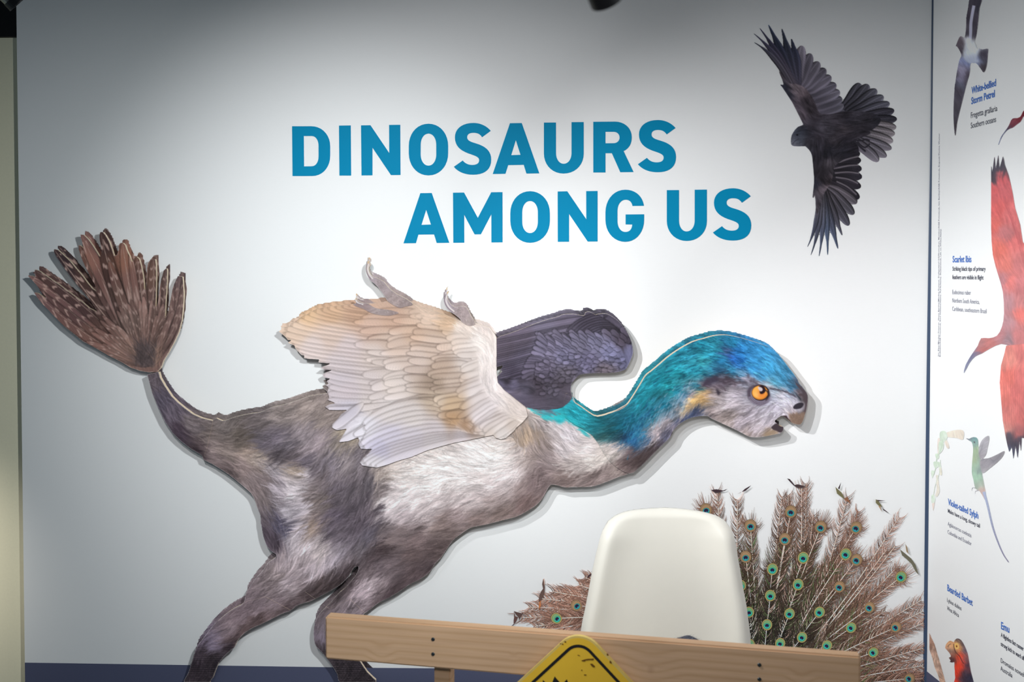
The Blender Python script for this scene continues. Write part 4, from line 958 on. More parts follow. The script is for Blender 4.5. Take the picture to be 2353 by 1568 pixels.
# storm petrel
PE = [zp(*p) for p in [(1385,-40),(1340,160),(1310,320),(1305,500),(1280,670),(1215,650),(1175,690),(1135,790),(1112,858),(1140,835),(1220,985),(1180,1100),(1140,1300),(1112,1500)]] + [zt(*p) for p in [(120,300),(105,520),(95,760),(95,980),(108,1200),(130,1335),(152,1200),(165,1080),(205,900),(255,700),(300,520),(345,340),(400,140)]] + [zp(*p) for p in [(1340,1450),(1375,1300),(1388,1150),(1440,1138),(1500,1150),(1570,1240),(1630,1308),(1680,1180),(1700,960),(1700,880),(1600,890),(1530,868),(1520,900),(1480,800),(1462,765),(1500,600),(1530,350),(1550,150),(1590,-40)]]
_pd = [(2225, 60, .2, 1), (2200, 250, .1, 1), (2230, 120, .6, 1)]
sidefur('petrel', PE, [(*zp(1350,300),50,46,56),(*zp(1340,600),50,46,56),(*zp(1470,300),52,48,58),(*zp(1480,600),50,46,56),(*zp(1540,200),44,42,52),(*zp(1200,750),66,58,66),(*zp(1200,880),58,52,60),(*zp(1600,1000),50,46,56),(*zp(1640,1200),56,50,56),(*zp(1380,820),165,172,178),(*zp(1450,900),172,178,184),(*zp(1350,950),150,158,172),(*zp(1400,1080),104,112,146),(*zp(1320,1080),96,104,138),(*zp(1500,1080),116,124,150),(*zp(1330,700),165,168,176),(*zp(1150,1350),56,52,62),(*zp(1330,1350),58,52,62),(*zp(1230,1300),128,124,146),(*zp(1210,1450),112,110,132),(*zt(250,100),120,116,138),(*zt(230,300),84,88,104),(*zt(180,400),62,56,66),(*zt(150,800),64,60,68),(*zt(330,250),62,56,66),(*zt(140,1200),62,56,64),(*zt(140,300),56,54,66)], _pd)
for seg, c in (([(1450,100),(1420,250),(1395,420),(1390,600),(1380,720)], (150, 152, 172)),):
    stroke(smooth([zp(*p) for p in seg], 5, False), 7, c, .8)
fill(smooth([zp(*p) for p in [(1320,700),(1400,700),(1500,840),(1520,950),(1500,1060),(1540,1110),(1430,1140),(1340,1130),(1270,1060),(1250,950),(1290,800)]], 4), (168, 174, 182), .55, 1)
# scarlet ibis (lower one)
IB = [zr(*p) for p in [(385,250),(393,300),(405,200),(413,280),(428,195),(436,275),(456,205),(468,260),(490,320),(515,430),(530,520),(560,620),(575,720),(600,760),(640,900),(640,1340),(620,1400),(560,1345),(510,1350),(445,1335),(380,1362),(330,1392),(290,1410),(255,1450),(220,1515),(232,1460),(270,1395),(305,1345),(325,1300),(370,1300),(420,1285),(450,1230),(462,1150),(455,1020),(430,930),(395,800),(385,640),(385,480),(385,380)]]
IBC = [(*zr(400,290),52,48,60),(*zr(430,290),52,50,60),(*zr(450,270),54,50,60),(*zr(395,340),60,52,62),(*zr(440,340),214,84,88),(*zr(400,400),212,84,86),(*zr(460,400),208,92,96),(*zr(420,520),216,88,86),(*zr(500,560),218,104,104),(*zr(400,620),224,96,88),(*zr(470,660),196,108,110),(*zr(430,760),232,108,94),(*zr(520,720),222,106,104),(*zr(470,850),236,120,108),(*zr(540,850),212,116,116),(*zr(450,950),190,120,126),(*zr(500,960),232,118,112),(*zr(560,980),206,116,118),(*zr(480,1080),196,136,142),(*zr(560,1080),208,124,124),(*zr(560,1160),230,112,104),(*zr(490,1200),186,132,138),(*zr(480,1300),156,122,130),(*zr(540,1290),202,116,116),(*zr(440,1280),192,122,126),(*zr(360,1330),206,118,114),(*zr(330,1330),170,112,112),(*zr(330,1370),198,104,98),(*zr(300,1380),120,108,132),(*zr(270,1410),116,114,146),(*zr(240,1460),128,130,162),(*zr(225,1500),140,142,172)]
sidefur('ibis', IB, IBC, [(*zr(420,400),.2,1),(*zr(480,600),.35,1),(*zr(500,900),.2,1),(*zr(400,1320),1,-.4),(*zr(520,1250),.6,1)], n=2, fine=.04, warp=4)
IB2 = [zr(*p) for p in [(470,1330),(600,1290),(640,1300),(640,1900),(560,2000),(505,2060)]] 
low = [zr(475,1345), zr(620,1330), (2362, 800), (2362, 1010), zm(575,120), zm(570,210), zm(562,140), zm(550,245), zm(538,170), zm(525,248), zm(515,175), zm(500,205), zm(488,160), zm(478,110), zm(462,20), (2301, 930), (2297, 880), (2300, 840), (2308, 812)]
sidefur('ibis', low, [(*zr(500,1420),236,138,124),(*zr(560,1400),216,112,108),(*zr(490,1540),232,110,98),(*zr(560,1540),224,112,108),(2305,900,234,118,106),(2335,900,218,106,102),(2320,960,224,120,112),(2345,960,210,104,100),(2310,985,226,140,128),(2320,1005,70,62,74),(2330,1020,56,52,66),(2345,1010,56,52,66),(2322,1040,64,66,88),(2340,1000,190,96,94)], [(2320, 900, .1, 1), (2330, 1000, .15, 1)], n=0, fine=.05, warp=3)
for i in range(9):
    stroke(smooth([zr(455 + i * 12, 420 + i * 30), zr(470 + i * 13, 500 + i * 34), zr(505 + i * 9, 560 + i * 36)], 4, False), 1.3, (176, 70, 76), .5)
    stroke(smooth([(2306 + i * 5, 850), (2308 + i * 5, 920), (2312 + i * 4.5, 985)], 4, False), 1.2, (190, 84, 80), .4)
# scarlet ibis (upper, mostly outside the frame)
sidefur('ibis_upper', [zt(*p) for p in [(990,1500),(1050,1340),(1120,1240),(1200,1120),(1245,1020),(1290,975),(1380,968),(1440,930),(1500,820),(1620,760),(1620,960),(1510,930),(1440,1040),(1350,1110),(1280,1165),(1200,1195),(1110,1280),(1040,1400),(1003,1500)]], [(*zt(1300,1050),118,60,70),(*zt(1260,1110),104,52,60),(*zt(1400,1000),104,44,52),(*zt(1200,1150),84,66,80),(*zt(1100,1280),80,84,112),(*zt(1010,1450),100,108,140),(*zt(1490,900),92,36,44)], [(2330, 280, 1, -.8)])
# violet-tailed hummingbird
HB = [zm(*p) for p in [(242,122),(262,126),(278,118),(300,116),(314,130),(318,170),(328,240),(336,300),(342,350),(352,400),(362,455),(358,490),(340,460),(322,434),(300,420),(288,370),(278,320),(282,250),(286,190),(280,150),(262,136)]]
sidefur('hummingbird', HB, [(*zm(295,125),90,150,150),(*zm(300,150),110,150,140),(*zm(255,126),90,95,110),(*zm(300,190),150,178,130),(*zm(295,240),168,196,140),(*zm(305,290),150,190,150),(*zm(320,300),110,130,130),(*zm(305,350),150,196,160),(*zm(325,400),150,170,150),(*zm(340,440),200,160,150),(*zm(355,480),220,170,155),(*zm(318,240),120,140,130)], [(2245, 1060, .2, 1)])
for a_, pts in (('w1', [(318,200),(330,150),(352,120),(378,108),(382,130),(372,180),(360,225),(330,245)]), ('w2', [(330,250),(380,240),(430,218),(472,198),(462,230),(430,265),(380,305),(345,330),(330,300)])):
    sidefur('hummingbird', [zm(*p) for p in pts], [(*zm(350,150),165,160,168),(*zm(360,260),140,132,140),(*zm(440,230),120,114,122),(*zm(345,300),140,134,140)], [(2270, 1040, 1, -.8)])
for i in range(7):
    stroke(smooth([zm(335, 300 - i * 8), zm(380, 285 - i * 9), zm(455 - i * 6, 215 + i * 12)], 4, False), 1.2, (96, 92, 104), .55)
    stroke([zm(322, 215), zm(345, 150 + i * 6), zm(376 - i, 118 + i * 15)], 1.0, (120, 116, 126), .5)
def sidestroke(key, pts, wd, cols, taper=True):
    P = smooth(pts, 6, False)
    d = np.gradient(P, axis=0); d /= np.linalg.norm(d, axis=1, keepdims=True); n_ = np.stack([-d[:, 1], d[:, 0]], 1)
    w_ = wd / 2 * (np.linspace(1, .35, len(P)) if taper else np.ones(len(P)))[:, None]
    poly = np.vstack([P + n_ * w_, (P - n_ * w_)[::-1]])
    A_SIDE[key] = np.maximum(A_SIDE.get(key, 0), polymask(poly))
    for i in range(len(P) - 1):
        t = i / (len(P) - 1)
        c = np.array(cols[0]) * (1 - t) + np.array(cols[1]) * t
        q = np.array([P[i] + n_[i] * w_[i] * 1.3, P[i + 1] + n_[i + 1] * w_[i + 1] * 1.3, P[i + 1] - n_[i + 1] * w_[i + 1] * 1.3, P[i] - n_[i] * w_[i] * 1.3])
        fill(q, c, 1.0)
sidestroke('hummingbird', [zm(*p) for p in [(350,440),(372,520),(400,640),(430,730),(465,810),(497,858)]], 5.5, ((160, 175, 215), (76, 66, 100)))
sidestroke('hummingbird', [zm(*p) for p in [(300,420),(285,415),(278,432),(292,440)]], 1.5, ((120, 120, 130), (90, 90, 100)))
sidestroke('hummingbird', [zm(*p) for p in [(318,432),(298,440),(302,470)]], 1.5, ((150, 140, 150), (110, 110, 120)))
fill(ellipse(*zm(294, 146), 1.6, 2.0), (40, 36, 44))
# trumpet flowers on a green spray
for pts, c in (([(125,92),(160,78),(200,72),(228,78),(232,105),(224,132),(190,122),(150,118),(130,112)], (250, 226, 196)), ([(76,130),(88,125),(90,180),(86,215),(76,212)], (252, 224, 204)), ([(120,120),(138,150),(145,180),(132,182),(118,150)], (246, 222, 196)), ([(86,280),(96,290),(102,335),(92,342),(84,310)], (244, 232, 200)), ([(66,348),(78,345),(84,400),(88,440),(72,470),(62,460),(70,420)], (236, 222, 196)), ([(42,500),(58,500),(52,545),(48,552)], (230, 200, 180))):
    m_ = [zm(*p) for p in pts]
    sidefur('flower_spray', m_, [(*m_[0], *c), (*m_[2], *(np.array(c) * .97))], [(2150, 1100, .2, 1)])
for pts in ([(92,85),(120,80),(135,110),(122,140),(98,145),(88,115)], [(88,140),(112,150),(108,190),(84,215),(80,170)], [(62,215),(84,218),(82,245),(66,240)], [(50,265),(76,262),(80,290),(60,300)], [(38,315),(58,320),(50,345),(42,360)], [(40,460),(58,465),(60,500),(40,505)], [(70,270),(84,262),(98,290),(84,296)]):
    m_ = [zm(*p) for p in pts]
    sidefur('flower_spray', m_, [(*m_[0], 196, 224, 186), (*m_[2], 214, 232, 206)], [(2150, 1100, .5, 1)])
sidestroke('flower_spray', [zm(*p) for p in [(108,130),(95,190),(72,235),(66,290),(52,340)]], 1.8, ((170, 205, 160), (190, 214, 180)), False)
sidestroke('flower_spray', [zm(*p) for p in [(92,250),(86,330),(62,400),(50,470)]], 1.3, ((200, 220, 190), (190, 205, 170)), False)
# bearded barbet on a branch
def zb(x, y): return (2053 + x / 7.84, 1368 + y / 7.84)
BB = [zb(*p) for p in [(1100,820),(1145,780),(1220,810),(1290,930),(1325,1020),(1345,1090),(1380,1300),(1400,1400),(1450,1580),(1470,1640),(1105,1640),(1110,1500),(1098,1300),(1095,1210),(1060,1215),(1010,1205),(1030,1180),(995,1130),(1035,1110),(1010,1050),(960,990),(930,950),(950,880),(1000,830),(1040,825),(1085,850)]]
sidefur('barbet', BB, [(*zb(1160,800),70,66,80),(*zb(1250,880),62,60,76),(*zb(1300,1000),70,70,88),(*zb(1250,1000),110,108,122),(*zb(1290,1150),96,98,112),(*zb(1320,1250),56,54,70),(*zb(1130,880),244,176,104),(*zb(1180,960),246,176,104),(*zb(1130,950),248,184,110),(*zb(1190,1040),236,84,58),(*zb(1230,1120),232,70,48),(*zb(1250,1200),214,70,56),(*zb(1150,1100),238,74,48),(*zb(1140,1250),240,72,46),(*zb(1200,1300),236,70,48),(*zb(1130,1400),232,66,46),(*zb(1130,1550),226,60,44),(*zb(1250,1400),58,54,68),(*zb(1200,1500),68,66,82),(*zb(1300,1500),54,50,64),(*zb(1380,1500),50,50,68),(*zb(1000,880),218,166,122),(*zb(960,930),190,140,110),(*zb(1020,950),150,124,112),(*zb(1050,900),206,150,104),(*zb(1040,1000),110,92,90),(*zb(1060,1050),190,120,96),(*zb(1070,1130),58,46,52),(*zb(1040,1180),56,48,56),(*zb(1090,1000),90,76,76)], [(*zb(1280,1000),.4,1),(*zb(1000,920),-.8,1),(*zb(1150,1250),.1,1),(*zb(1150,860),.4,1)], fine=.10, warp=2, n=2)
fill(ellipse(*zb(1138, 920), 5.0, 7.2, -.2), (246, 186, 110)); fill(ellipse(*zb(1138, 922), 2.6, 4.2, -.2), (214, 134, 70), .7); fill(ellipse(*zb(1138, 924), 1.3, 1.9), (60, 30, 24))
stroke(smooth([zb(*p) for p in [(1085,880),(1095,960),(1130,1040),(1190,1100),(1230,1180),(1270,1240)]], 4, False), 1.6, (70, 46, 48), .85)
stroke(smooth([zb(*p) for p in [(985,940),(1000,900),(1040,880)]], 4, False), 1.5, (90, 70, 66), .8)
sidefur('branch', [zb(*p) for p in [(645,670),(680,760),(740,880),(780,1020),(830,1180),(880,1360),(940,1580),(960,1660),(860,1660),(800,1440),(740,1300),(700,1140),(645,980)]], [(*zb(680,850),150,116,100),(*zb(720,1000),176,144,128),(*zb(780,1200),190,158,140),(*zb(830,1300),140,112,100),(*zb(880,1500),170,138,120),(*zb(790,1350),196,166,148)], [(2150, 1500, .35, 1)], fine=.16, coarse=.08, warp=2, n=0, Lf=3)

# glare and haze over these prints, painted in by blending their colours towards white
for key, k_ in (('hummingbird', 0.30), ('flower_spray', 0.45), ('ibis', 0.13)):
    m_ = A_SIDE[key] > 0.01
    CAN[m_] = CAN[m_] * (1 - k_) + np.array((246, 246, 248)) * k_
# ================================================================== prints -> geometry
ILL = np.array(ILLUM, np.float32).reshape(17, 25)             # how brightly the lamps light the walls (picture grid)
ILL = np.clip(ILL, 0.12, 1.16)
def illum(x, y):
    gx = np.clip(np.asarray(x, float) / 2353.0 * 24, 0, 23.999); gy = np.clip(np.asarray(y, float) / 1568.0 * 16, 0, 15.999)
    ix = gx.astype(int); iy = gy.astype(int); fx = gx - ix; fy = gy - iy
    return ((ILL[iy, ix] * (1 - fx) + ILL[iy, ix + 1] * fx) * (1 - fy) + (ILL[iy + 1, ix] * (1 - fx) + ILL[iy + 1, ix + 1] * fx) * fy)

def ink(cols, x, y, tint=True):
    """pigment colour of a print that reads as `cols` under the wall's lamps"""
    e = illum(x, y)
    c = lin(np.clip(cols, 1, 254)) / e[..., None]
    if tint:                                     # lamps on the dim parts of the wall are a little bluish
        k = np.clip((0.55 - e) / 0.45, 0, 1)[..., None]
        c = c / (1 + k * np.array((-0.10, 0.0, 0.10)))
    return np.clip(c, 0.004, 0.93)

def bil(a, x, y):
    x = np.clip(x, 0, CW - 1.001); y = np.clip(y, 0, CH - 1.001)
    ix = x.astype(int); iy = y.astype(int); fx = x - ix; fy = y - iy
    if a.ndim == 3:
        fx = fx[..., None]; fy = fy[..., None]
    return (a[iy, ix] * (1 - fx) + a[iy, ix + 1] * fx) * (1 - fy) + (a[iy + 1, ix] * (1 - fx) + a[iy + 1, ix + 1] * fx) * fy

def sheet(name, alpha, step, proj, h, thick, nrm, parent, mats, edge_rgb=(214, 190, 160), cmix=0.35):
    """printed sheet or board following the outline alpha = 0.5; front face carries the ink"""
    ys, xs = np.nonzero(alpha > 0.4)
    x0, x1, y0, y1 = xs.min() - 3, xs.max() + 4, ys.min() - 3, ys.max() + 4
    gx = np.arange(x0, x1 + step, step); gy = np.arange(y0, y1 + step, step)
    X, Y = np.meshgrid(gx.astype(float), gy.astype(float))
    # the picture may run past the frame: treat the border pixels as continuing
    a = bil(alpha, np.clip(X, 0, CW - 1.01), np.clip(Y, 0, CH - 1.01))
    ins = a >= 0.5
    H, W = a.shape
    NX, NY = X.copy(), Y.copy(); CX, CY = X.copy(), Y.copy()
    best = np.full(a.shape, -1.0)
    for dx, dy in ((1,0),(-1,0),(0,1),(0,-1),(1,1),(1,-1),(-1,1),(-1,-1)):
        sy = slice(max(dy, 0), H + min(dy, 0)); ty = slice(max(-dy, 0), H + min(-dy, 0))
        sx = slice(max(dx, 0), W + min(dx, 0)); tx = slice(max(-dx, 0), W + min(-dx, 0))
        aq = np.zeros_like(a); aq[ty, tx] = a[sy, sx]
        qx = X + dx * step; qy = Y + dy * step
        pri = aq + (0.5 if dx * dy == 0 else 0)
        ok = (~ins) & (aq >= 0.5) & (pri > best)
        t = np.clip((0.5 - a) / np.maximum(aq - a, 1e-6), 0, 1)
        NX[ok] = (X + (qx - X) * t)[ok]; NY[ok] = (Y + (qy - Y) * t)[ok]
        CX[ok] = qx[ok]; CY[ok] = qy[ok]; best[ok] = pri[ok]
    use = ins | (best > 0)
    q = use[:-1, :-1] & use[1:, :-1] & use[1:, 1:] & use[:-1, 1:] & (ins[:-1, :-1] | ins[1:, :-1] | ins[1:, 1:] | ins[:-1, 1:])
    idn = np.full(a.shape, -1, np.int64)
    vid = np.zeros(a.shape, bool)
    vid[:-1, :-1] |= q; vid[1:, :-1] |= q; vid[1:, 1:] |= q; vid[:-1, 1:] |= q
    idn[vid] = np.arange(vid.sum())
    qy_, qx_ = np.nonzero(q)
    quads = np.stack([idn[qy_, qx_], idn[qy_ + 1, qx_], idn[qy_ + 1, qx_ + 1], idn[qy_, qx_ + 1]], 1)
    px, py = NX[vid], NY[vid]; cx, cy = CX[vid], CY[vid]
    col = ink(bil(CAN, cx, cy), cx, cy)
    vx, vy, vz = proj(px + 0.5, py + 0.5, h)
    V = np.stack([vx, vy, vz], 1)
    nf = len(quads)
    E = np.concatenate([quads[:, [0, 1]], quads[:, [1, 2]], quads[:, [2, 3]], quads[:, [3, 0]]])
    key = np.minimum(E[:, 0], E[:, 1]) * len(V) + np.maximum(E[:, 0], E[:, 1])
    u, inv, cnt = np.unique(key, return_inverse=True, return_counts=True)
    be = E[cnt[inv] == 1]
    mat_idx = np.zeros(nf, np.int32)
    if thick > 0:
        bv = np.unique(be); remap = {}
        n0 = len(V)
        fm = np.zeros(n0, np.int64); fm[bv] = np.arange(len(bv))
        f1 = V[bv]; f2 = V[bv] - np.array([nrm[0], nrm[1], 0]) * thick
        V = np.concatenate([V, f1, f2])
        s = np.stack([n0 + fm[be[:, 1]], n0 + fm[be[:, 0]], n0 + len(bv) + fm[be[:, 0]], n0 + len(bv) + fm[be[:, 1]]], 1)
        quads = np.concatenate([quads, s])
        mat_idx = np.concatenate([mat_idx, np.ones(len(s), np.int32)])
        edgec = col[bv] * cmix + (1 - cmix) * lin(edge_rgb)
        col = np.concatenate([col, edgec, edgec])
    me = bpy.data.meshes.new(name)
    me.vertices.add(len(V)); me.vertices.foreach_set('co', V.astype(np.float32).ravel())
    me.loops.add(quads.size); me.loops.foreach_set('vertex_index', quads.ravel().astype(np.int32))
    me.polygons.add(len(quads)); me.polygons.foreach_set('loop_start', np.arange(0, quads.size, 4, dtype=np.int32))
    me.polygons.foreach_set('loop_total', np.full(len(quads), 4, np.int32))
    at_ = me.attributes.new('ink', 'FLOAT_COLOR', 'POINT')
    at_.data.foreach_set('color', np.concatenate([col, np.ones((len(col), 1))], 1).astype(np.float32).ravel())
    o = link(name, me, parent, mats)
    me.polygons.foreach_set('material_index', mat_idx)
    me.update(calc_edges=True)
    return o

HB_ = 0.046
_s = (np.roll(CAN, 1, 0) + np.roll(CAN, -1, 0) + np.roll(CAN, 1, 1) + np.roll(CAN, -1, 1)) / 4
_s[:, 1900:] = CAN[:, 1900:]
CAN = CAN * 0.55 + _s * 0.45                     # print softness
#                                      # how far the dinosaur board stands off the wall
base_pt = front(900, 1100, HB_)
dino = empty('dinosaur_cutout', tuple(float(v) for v in base_pt), 'huge cut-out picture of a running feathered dinosaur with blue head, mounted across the white wall', 'cut-out')
ST = 1.25
union = np.max([M_TAIL, M_BODY, M_NECK, M_FW, M_NW], axis=0)
def shrink(m, r):                                # grow a mask a little, inside the whole outline
    return np.where(union > 0.98, np.clip(blur(m, r) * 3, 0, 1), m).astype(np.float32)
legL = polymask([(380, 1600), (380, 1480), (545, 1340), (560, 1385), (610, 1372), (668, 1403), (690, 1420), (600, 1600)])
legR = polymask([(700, 1600), (700, 1360), (757, 1400), (805, 1378), (840, 1411), (900, 1450), (900, 1600)])
m_legs_l = M_BODY * legL; m_legs_r = M_BODY * legR
m_body = np.clip(np.maximum(np.maximum(M_BODY, M_NECK * (polymask([(1200,860),(1330,860),(1460,1010),(1560,1010),(1500,1110),(1200,1110)]) > .5)), 0) - 0, 0, 1)
m_body = m_body * (1 - np.clip(legL + legR, 0, 1)) 
sheet('tail_fan', M_FAN, ST, front, HB_ - 0.004, 0.012, WN, dino, [M_PRINT, M_FOAM])
sheet('tail_panel', M_TAIL, ST, front, HB_ + 0.0015, 0.018, WN, dino, [M_PRINT, M_FOAM])
sheet('body_panel', m_body, ST, front, HB_, 0.012, WN, dino, [M_PRINT, M_FOAM])
sheet('leg_panel', m_legs_l, ST, front, HB_ + 0.001, 0.012, WN, dino, [M_PRINT, M_FOAM])
sheet('leg_panel', m_legs_r, ST, front, HB_ + 0.001, 0.012, WN, dino, [M_PRINT, M_FOAM])
sheet('head_and_neck_panel', M_NECK, ST, front, HB_ + 0.005, 0.034, WN, dino, [M_PRINT, M_FOAM], (244, 240, 236), 0.02)['label'] = 'turquoise and blue neck with grey parrot-like face and orange eye'
sheet('far_wing', M_FW * (1 - np.clip(M_NW * 0, 0, 1)), ST, front, HB_ + 0.002, 0.012, WN, dino, [M_PRINT, M_FOAM])['label'] = 'dark slate-purple wing'
sheet('near_wing', M_NW, ST, front, HB_ + 0.007, 0.012, WN, dino, [M_PRINT, M_FOAM])['label'] = 'cream and rose coloured wing'
for mk in (M_C1, M_C2, M_C3):
    sheet('wing_claw', mk, 1.2, front, HB_ + 0.009, 0.012, WN, dino, [M_PRINT, M_FOAM])
for k, (x, y) in enumerate([(700, 1000), (1150, 1080), (1500, 950), (1350, 800), (300, 750), (700, 1330), (960, 1300), (1000, 850)]):   # stand-offs behind the board
    a = Vector(tuple(float(v) for v in front(x, y, HB_ - 0.0125))); b_ = Vector(tuple(float(v) for v in front(x, y, 0.0)))
    c = (a + b_) / 2
    q = Vector((-WN[0], -WN[1], 0)).to_track_quat('Z', 'Y').to_matrix()
    me = box_mesh('spacer', c, (0.05, 0.05, (a - b_).length + 0.001), 0.002, q)
    link('spacer', me, dino, [M_FOAM])

# the same dinosaur is also printed on the wall behind the board; a strip of it shows along the upper edges
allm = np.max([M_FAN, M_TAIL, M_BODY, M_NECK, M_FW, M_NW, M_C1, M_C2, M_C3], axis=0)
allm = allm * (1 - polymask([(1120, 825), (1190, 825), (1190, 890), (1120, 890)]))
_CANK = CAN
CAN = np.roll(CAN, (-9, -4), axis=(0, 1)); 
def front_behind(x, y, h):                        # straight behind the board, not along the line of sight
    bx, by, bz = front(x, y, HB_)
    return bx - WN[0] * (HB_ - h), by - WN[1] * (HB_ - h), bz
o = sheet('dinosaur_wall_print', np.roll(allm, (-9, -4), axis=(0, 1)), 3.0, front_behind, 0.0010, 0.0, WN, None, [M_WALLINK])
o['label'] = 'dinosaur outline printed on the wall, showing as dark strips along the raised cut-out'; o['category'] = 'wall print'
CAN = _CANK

cr = sheet('crow_print', A_CROW, 1.15, front, 0.0010, 0.0, WN, None, [M_VINYL])
cr['label'] = 'black crow with spread wings printed at the upper right of the white wall'; cr['category'] = 'wall print'
side_labels = {'petrel': ('storm_petrel_print', 'black and white seabird with long narrow wings at the top of the right wall'),
 'ibis': ('scarlet_ibis_print', 'scarlet ibis with spread black-tipped wings and curved beak beside its caption'),
 'ibis_upper': ('scarlet_ibis_print', 'dark red ibis cut off by the frame, curved beak showing beside the petrel caption'),
 'hummingbird': ('hummingbird_print', 'small green hummingbird with a very long thin violet tail'),
 'flower_spray': ('flower_spray_print', 'pale green hanging spray of cream trumpet flowers near the wall corner'),
 'barbet': ('barbet_print', 'black bird with red throat, yellow eye ring and heavy beak low on the right wall'),
 'branch': ('branch_print', 'bare brown branch printed at the foot of the wall corner')}
for k, m in A_SIDE.items():
    nm, lb = side_labels[k]
    o = sheet(nm, m.astype(np.float32), 0.9, side, 0.0010, 0.0, RN, None, [M_VINYL])
    o['label'] = lb; o['category'] = 'wall print'

# ------------------------------------------------------------------ peacock: one ribbon mesh per feather
PEA = empty('peacock_print', tuple(float(v) for v in front(1745, 1560, 0.001)), 'large peacock tail fan with green eyespots printed behind the chair', 'wall print')
PO = (1748.0, 1640.0)
rp = np.random.default_rng(99)
_layer = [0]
class Ribbons:
    def __init__(s): s.v = []; s.f = []; s.c = []
    def tri(s, pts, col):
        b = len(s.v); s.v += [(*p, 0) for p in pts]; s.c += [col] * len(pts); s.f.append(tuple(range(b, b + len(pts))))
    def line(s, P, w0, w1, c0, c1, z=0):
        P = np.array(P, float); n = len(P)
        d = np.gradient(P, axis=0); d /= np.linalg.norm(d, axis=1, keepdims=True) + 1e-9
        nn = np.stack([-d[:, 1], d[:, 0]], 1)
        w_ = np.linspace(w0, w1, n)[:, None] / 2
        L = P + nn * w_; R = P - nn * w_
        b = len(s.v)
        for i in range(n):
            t = i / (n - 1)
            c = tuple(np.array(c0) * (1 - t) + np.array(c1) * t)
            s.v += [(L[i][0], L[i][1], z), (R[i][0], R[i][1], z)]; s.c += [c, c]
        for i in range(n - 1):
            s.f.append((b + 2 * i, b + 2 * i + 1, b + 2 * i + 3, b + 2 * i + 2))
    def poly(s, P, c, z):
        b = len(s.v); s.v += [(p[0], p[1], z) for p in P]; s.c += [tuple(c)] * len(P); s.f.append(tuple(range(b, b + len(P))))
    def build(s, name, parent=PEA, mat=None, h0=None):
        _layer[0] += 1
        h = (0.0006 + _layer[0] * 0.000035) if h0 is None else h0
        v = np.array(s.v); c = np.array(s.c, float)
        x, y = v[:, 0], v[:, 1]
        lim = 2124.0                                   # the print stops just short of the corner
        x = np.minimum(x, lim)
        vx, vy, vz = on_plane_v(x, y, h + v[:, 2] * 0.00012)
        me = bpy.data.meshes.new(name)
        me.from_pydata(list(zip(vx.tolist(), vy.tolist(), vz.tolist())), [], s.f)
        col = ink(c, x, y)
        a_ = me.attributes.new('ink', 'FLOAT_COLOR', 'POINT')
        a_.data.foreach_set('color', np.concatenate([col, np.ones((len(col), 1))], 1).astype(np.float32).ravel())
        return link(name, me, parent, [mat or M_VINYL])
def on_plane_v(x, y, h):
    dx, dy, dz = ray(x, y)
    k = (WP @ WN) + h
    t = k / (dx * WN[0] + dy * WN[1])
    return dx * t, dy * t, EYE + dz * t

def tone(x, y):
    """dark, greenish near the root of the fan; warm brown further out and to the sides"""
    r_ = math.hypot(x - 1748, (y - 1500) * 1.0)
    a = np.array((40, 38, 34.)); b = np.array((88, 68, 54.)); c = np.array((158, 116, 100.))
    t = np.clip((r_ - 60) / 160, 0, 1); u = np.clip((r_ - 220) / 200, 0, 1)
    k = (a * (1 - t) + b * t) * (1 - u) + c * u
    s_ = np.clip((x - 1860) / 160, 0, 1) * 0.6 + np.clip((1500 - x) / 100, 0, 1) * 0.6
    return k * (1 - s_) + np.array((160, 122, 106.)) * s_

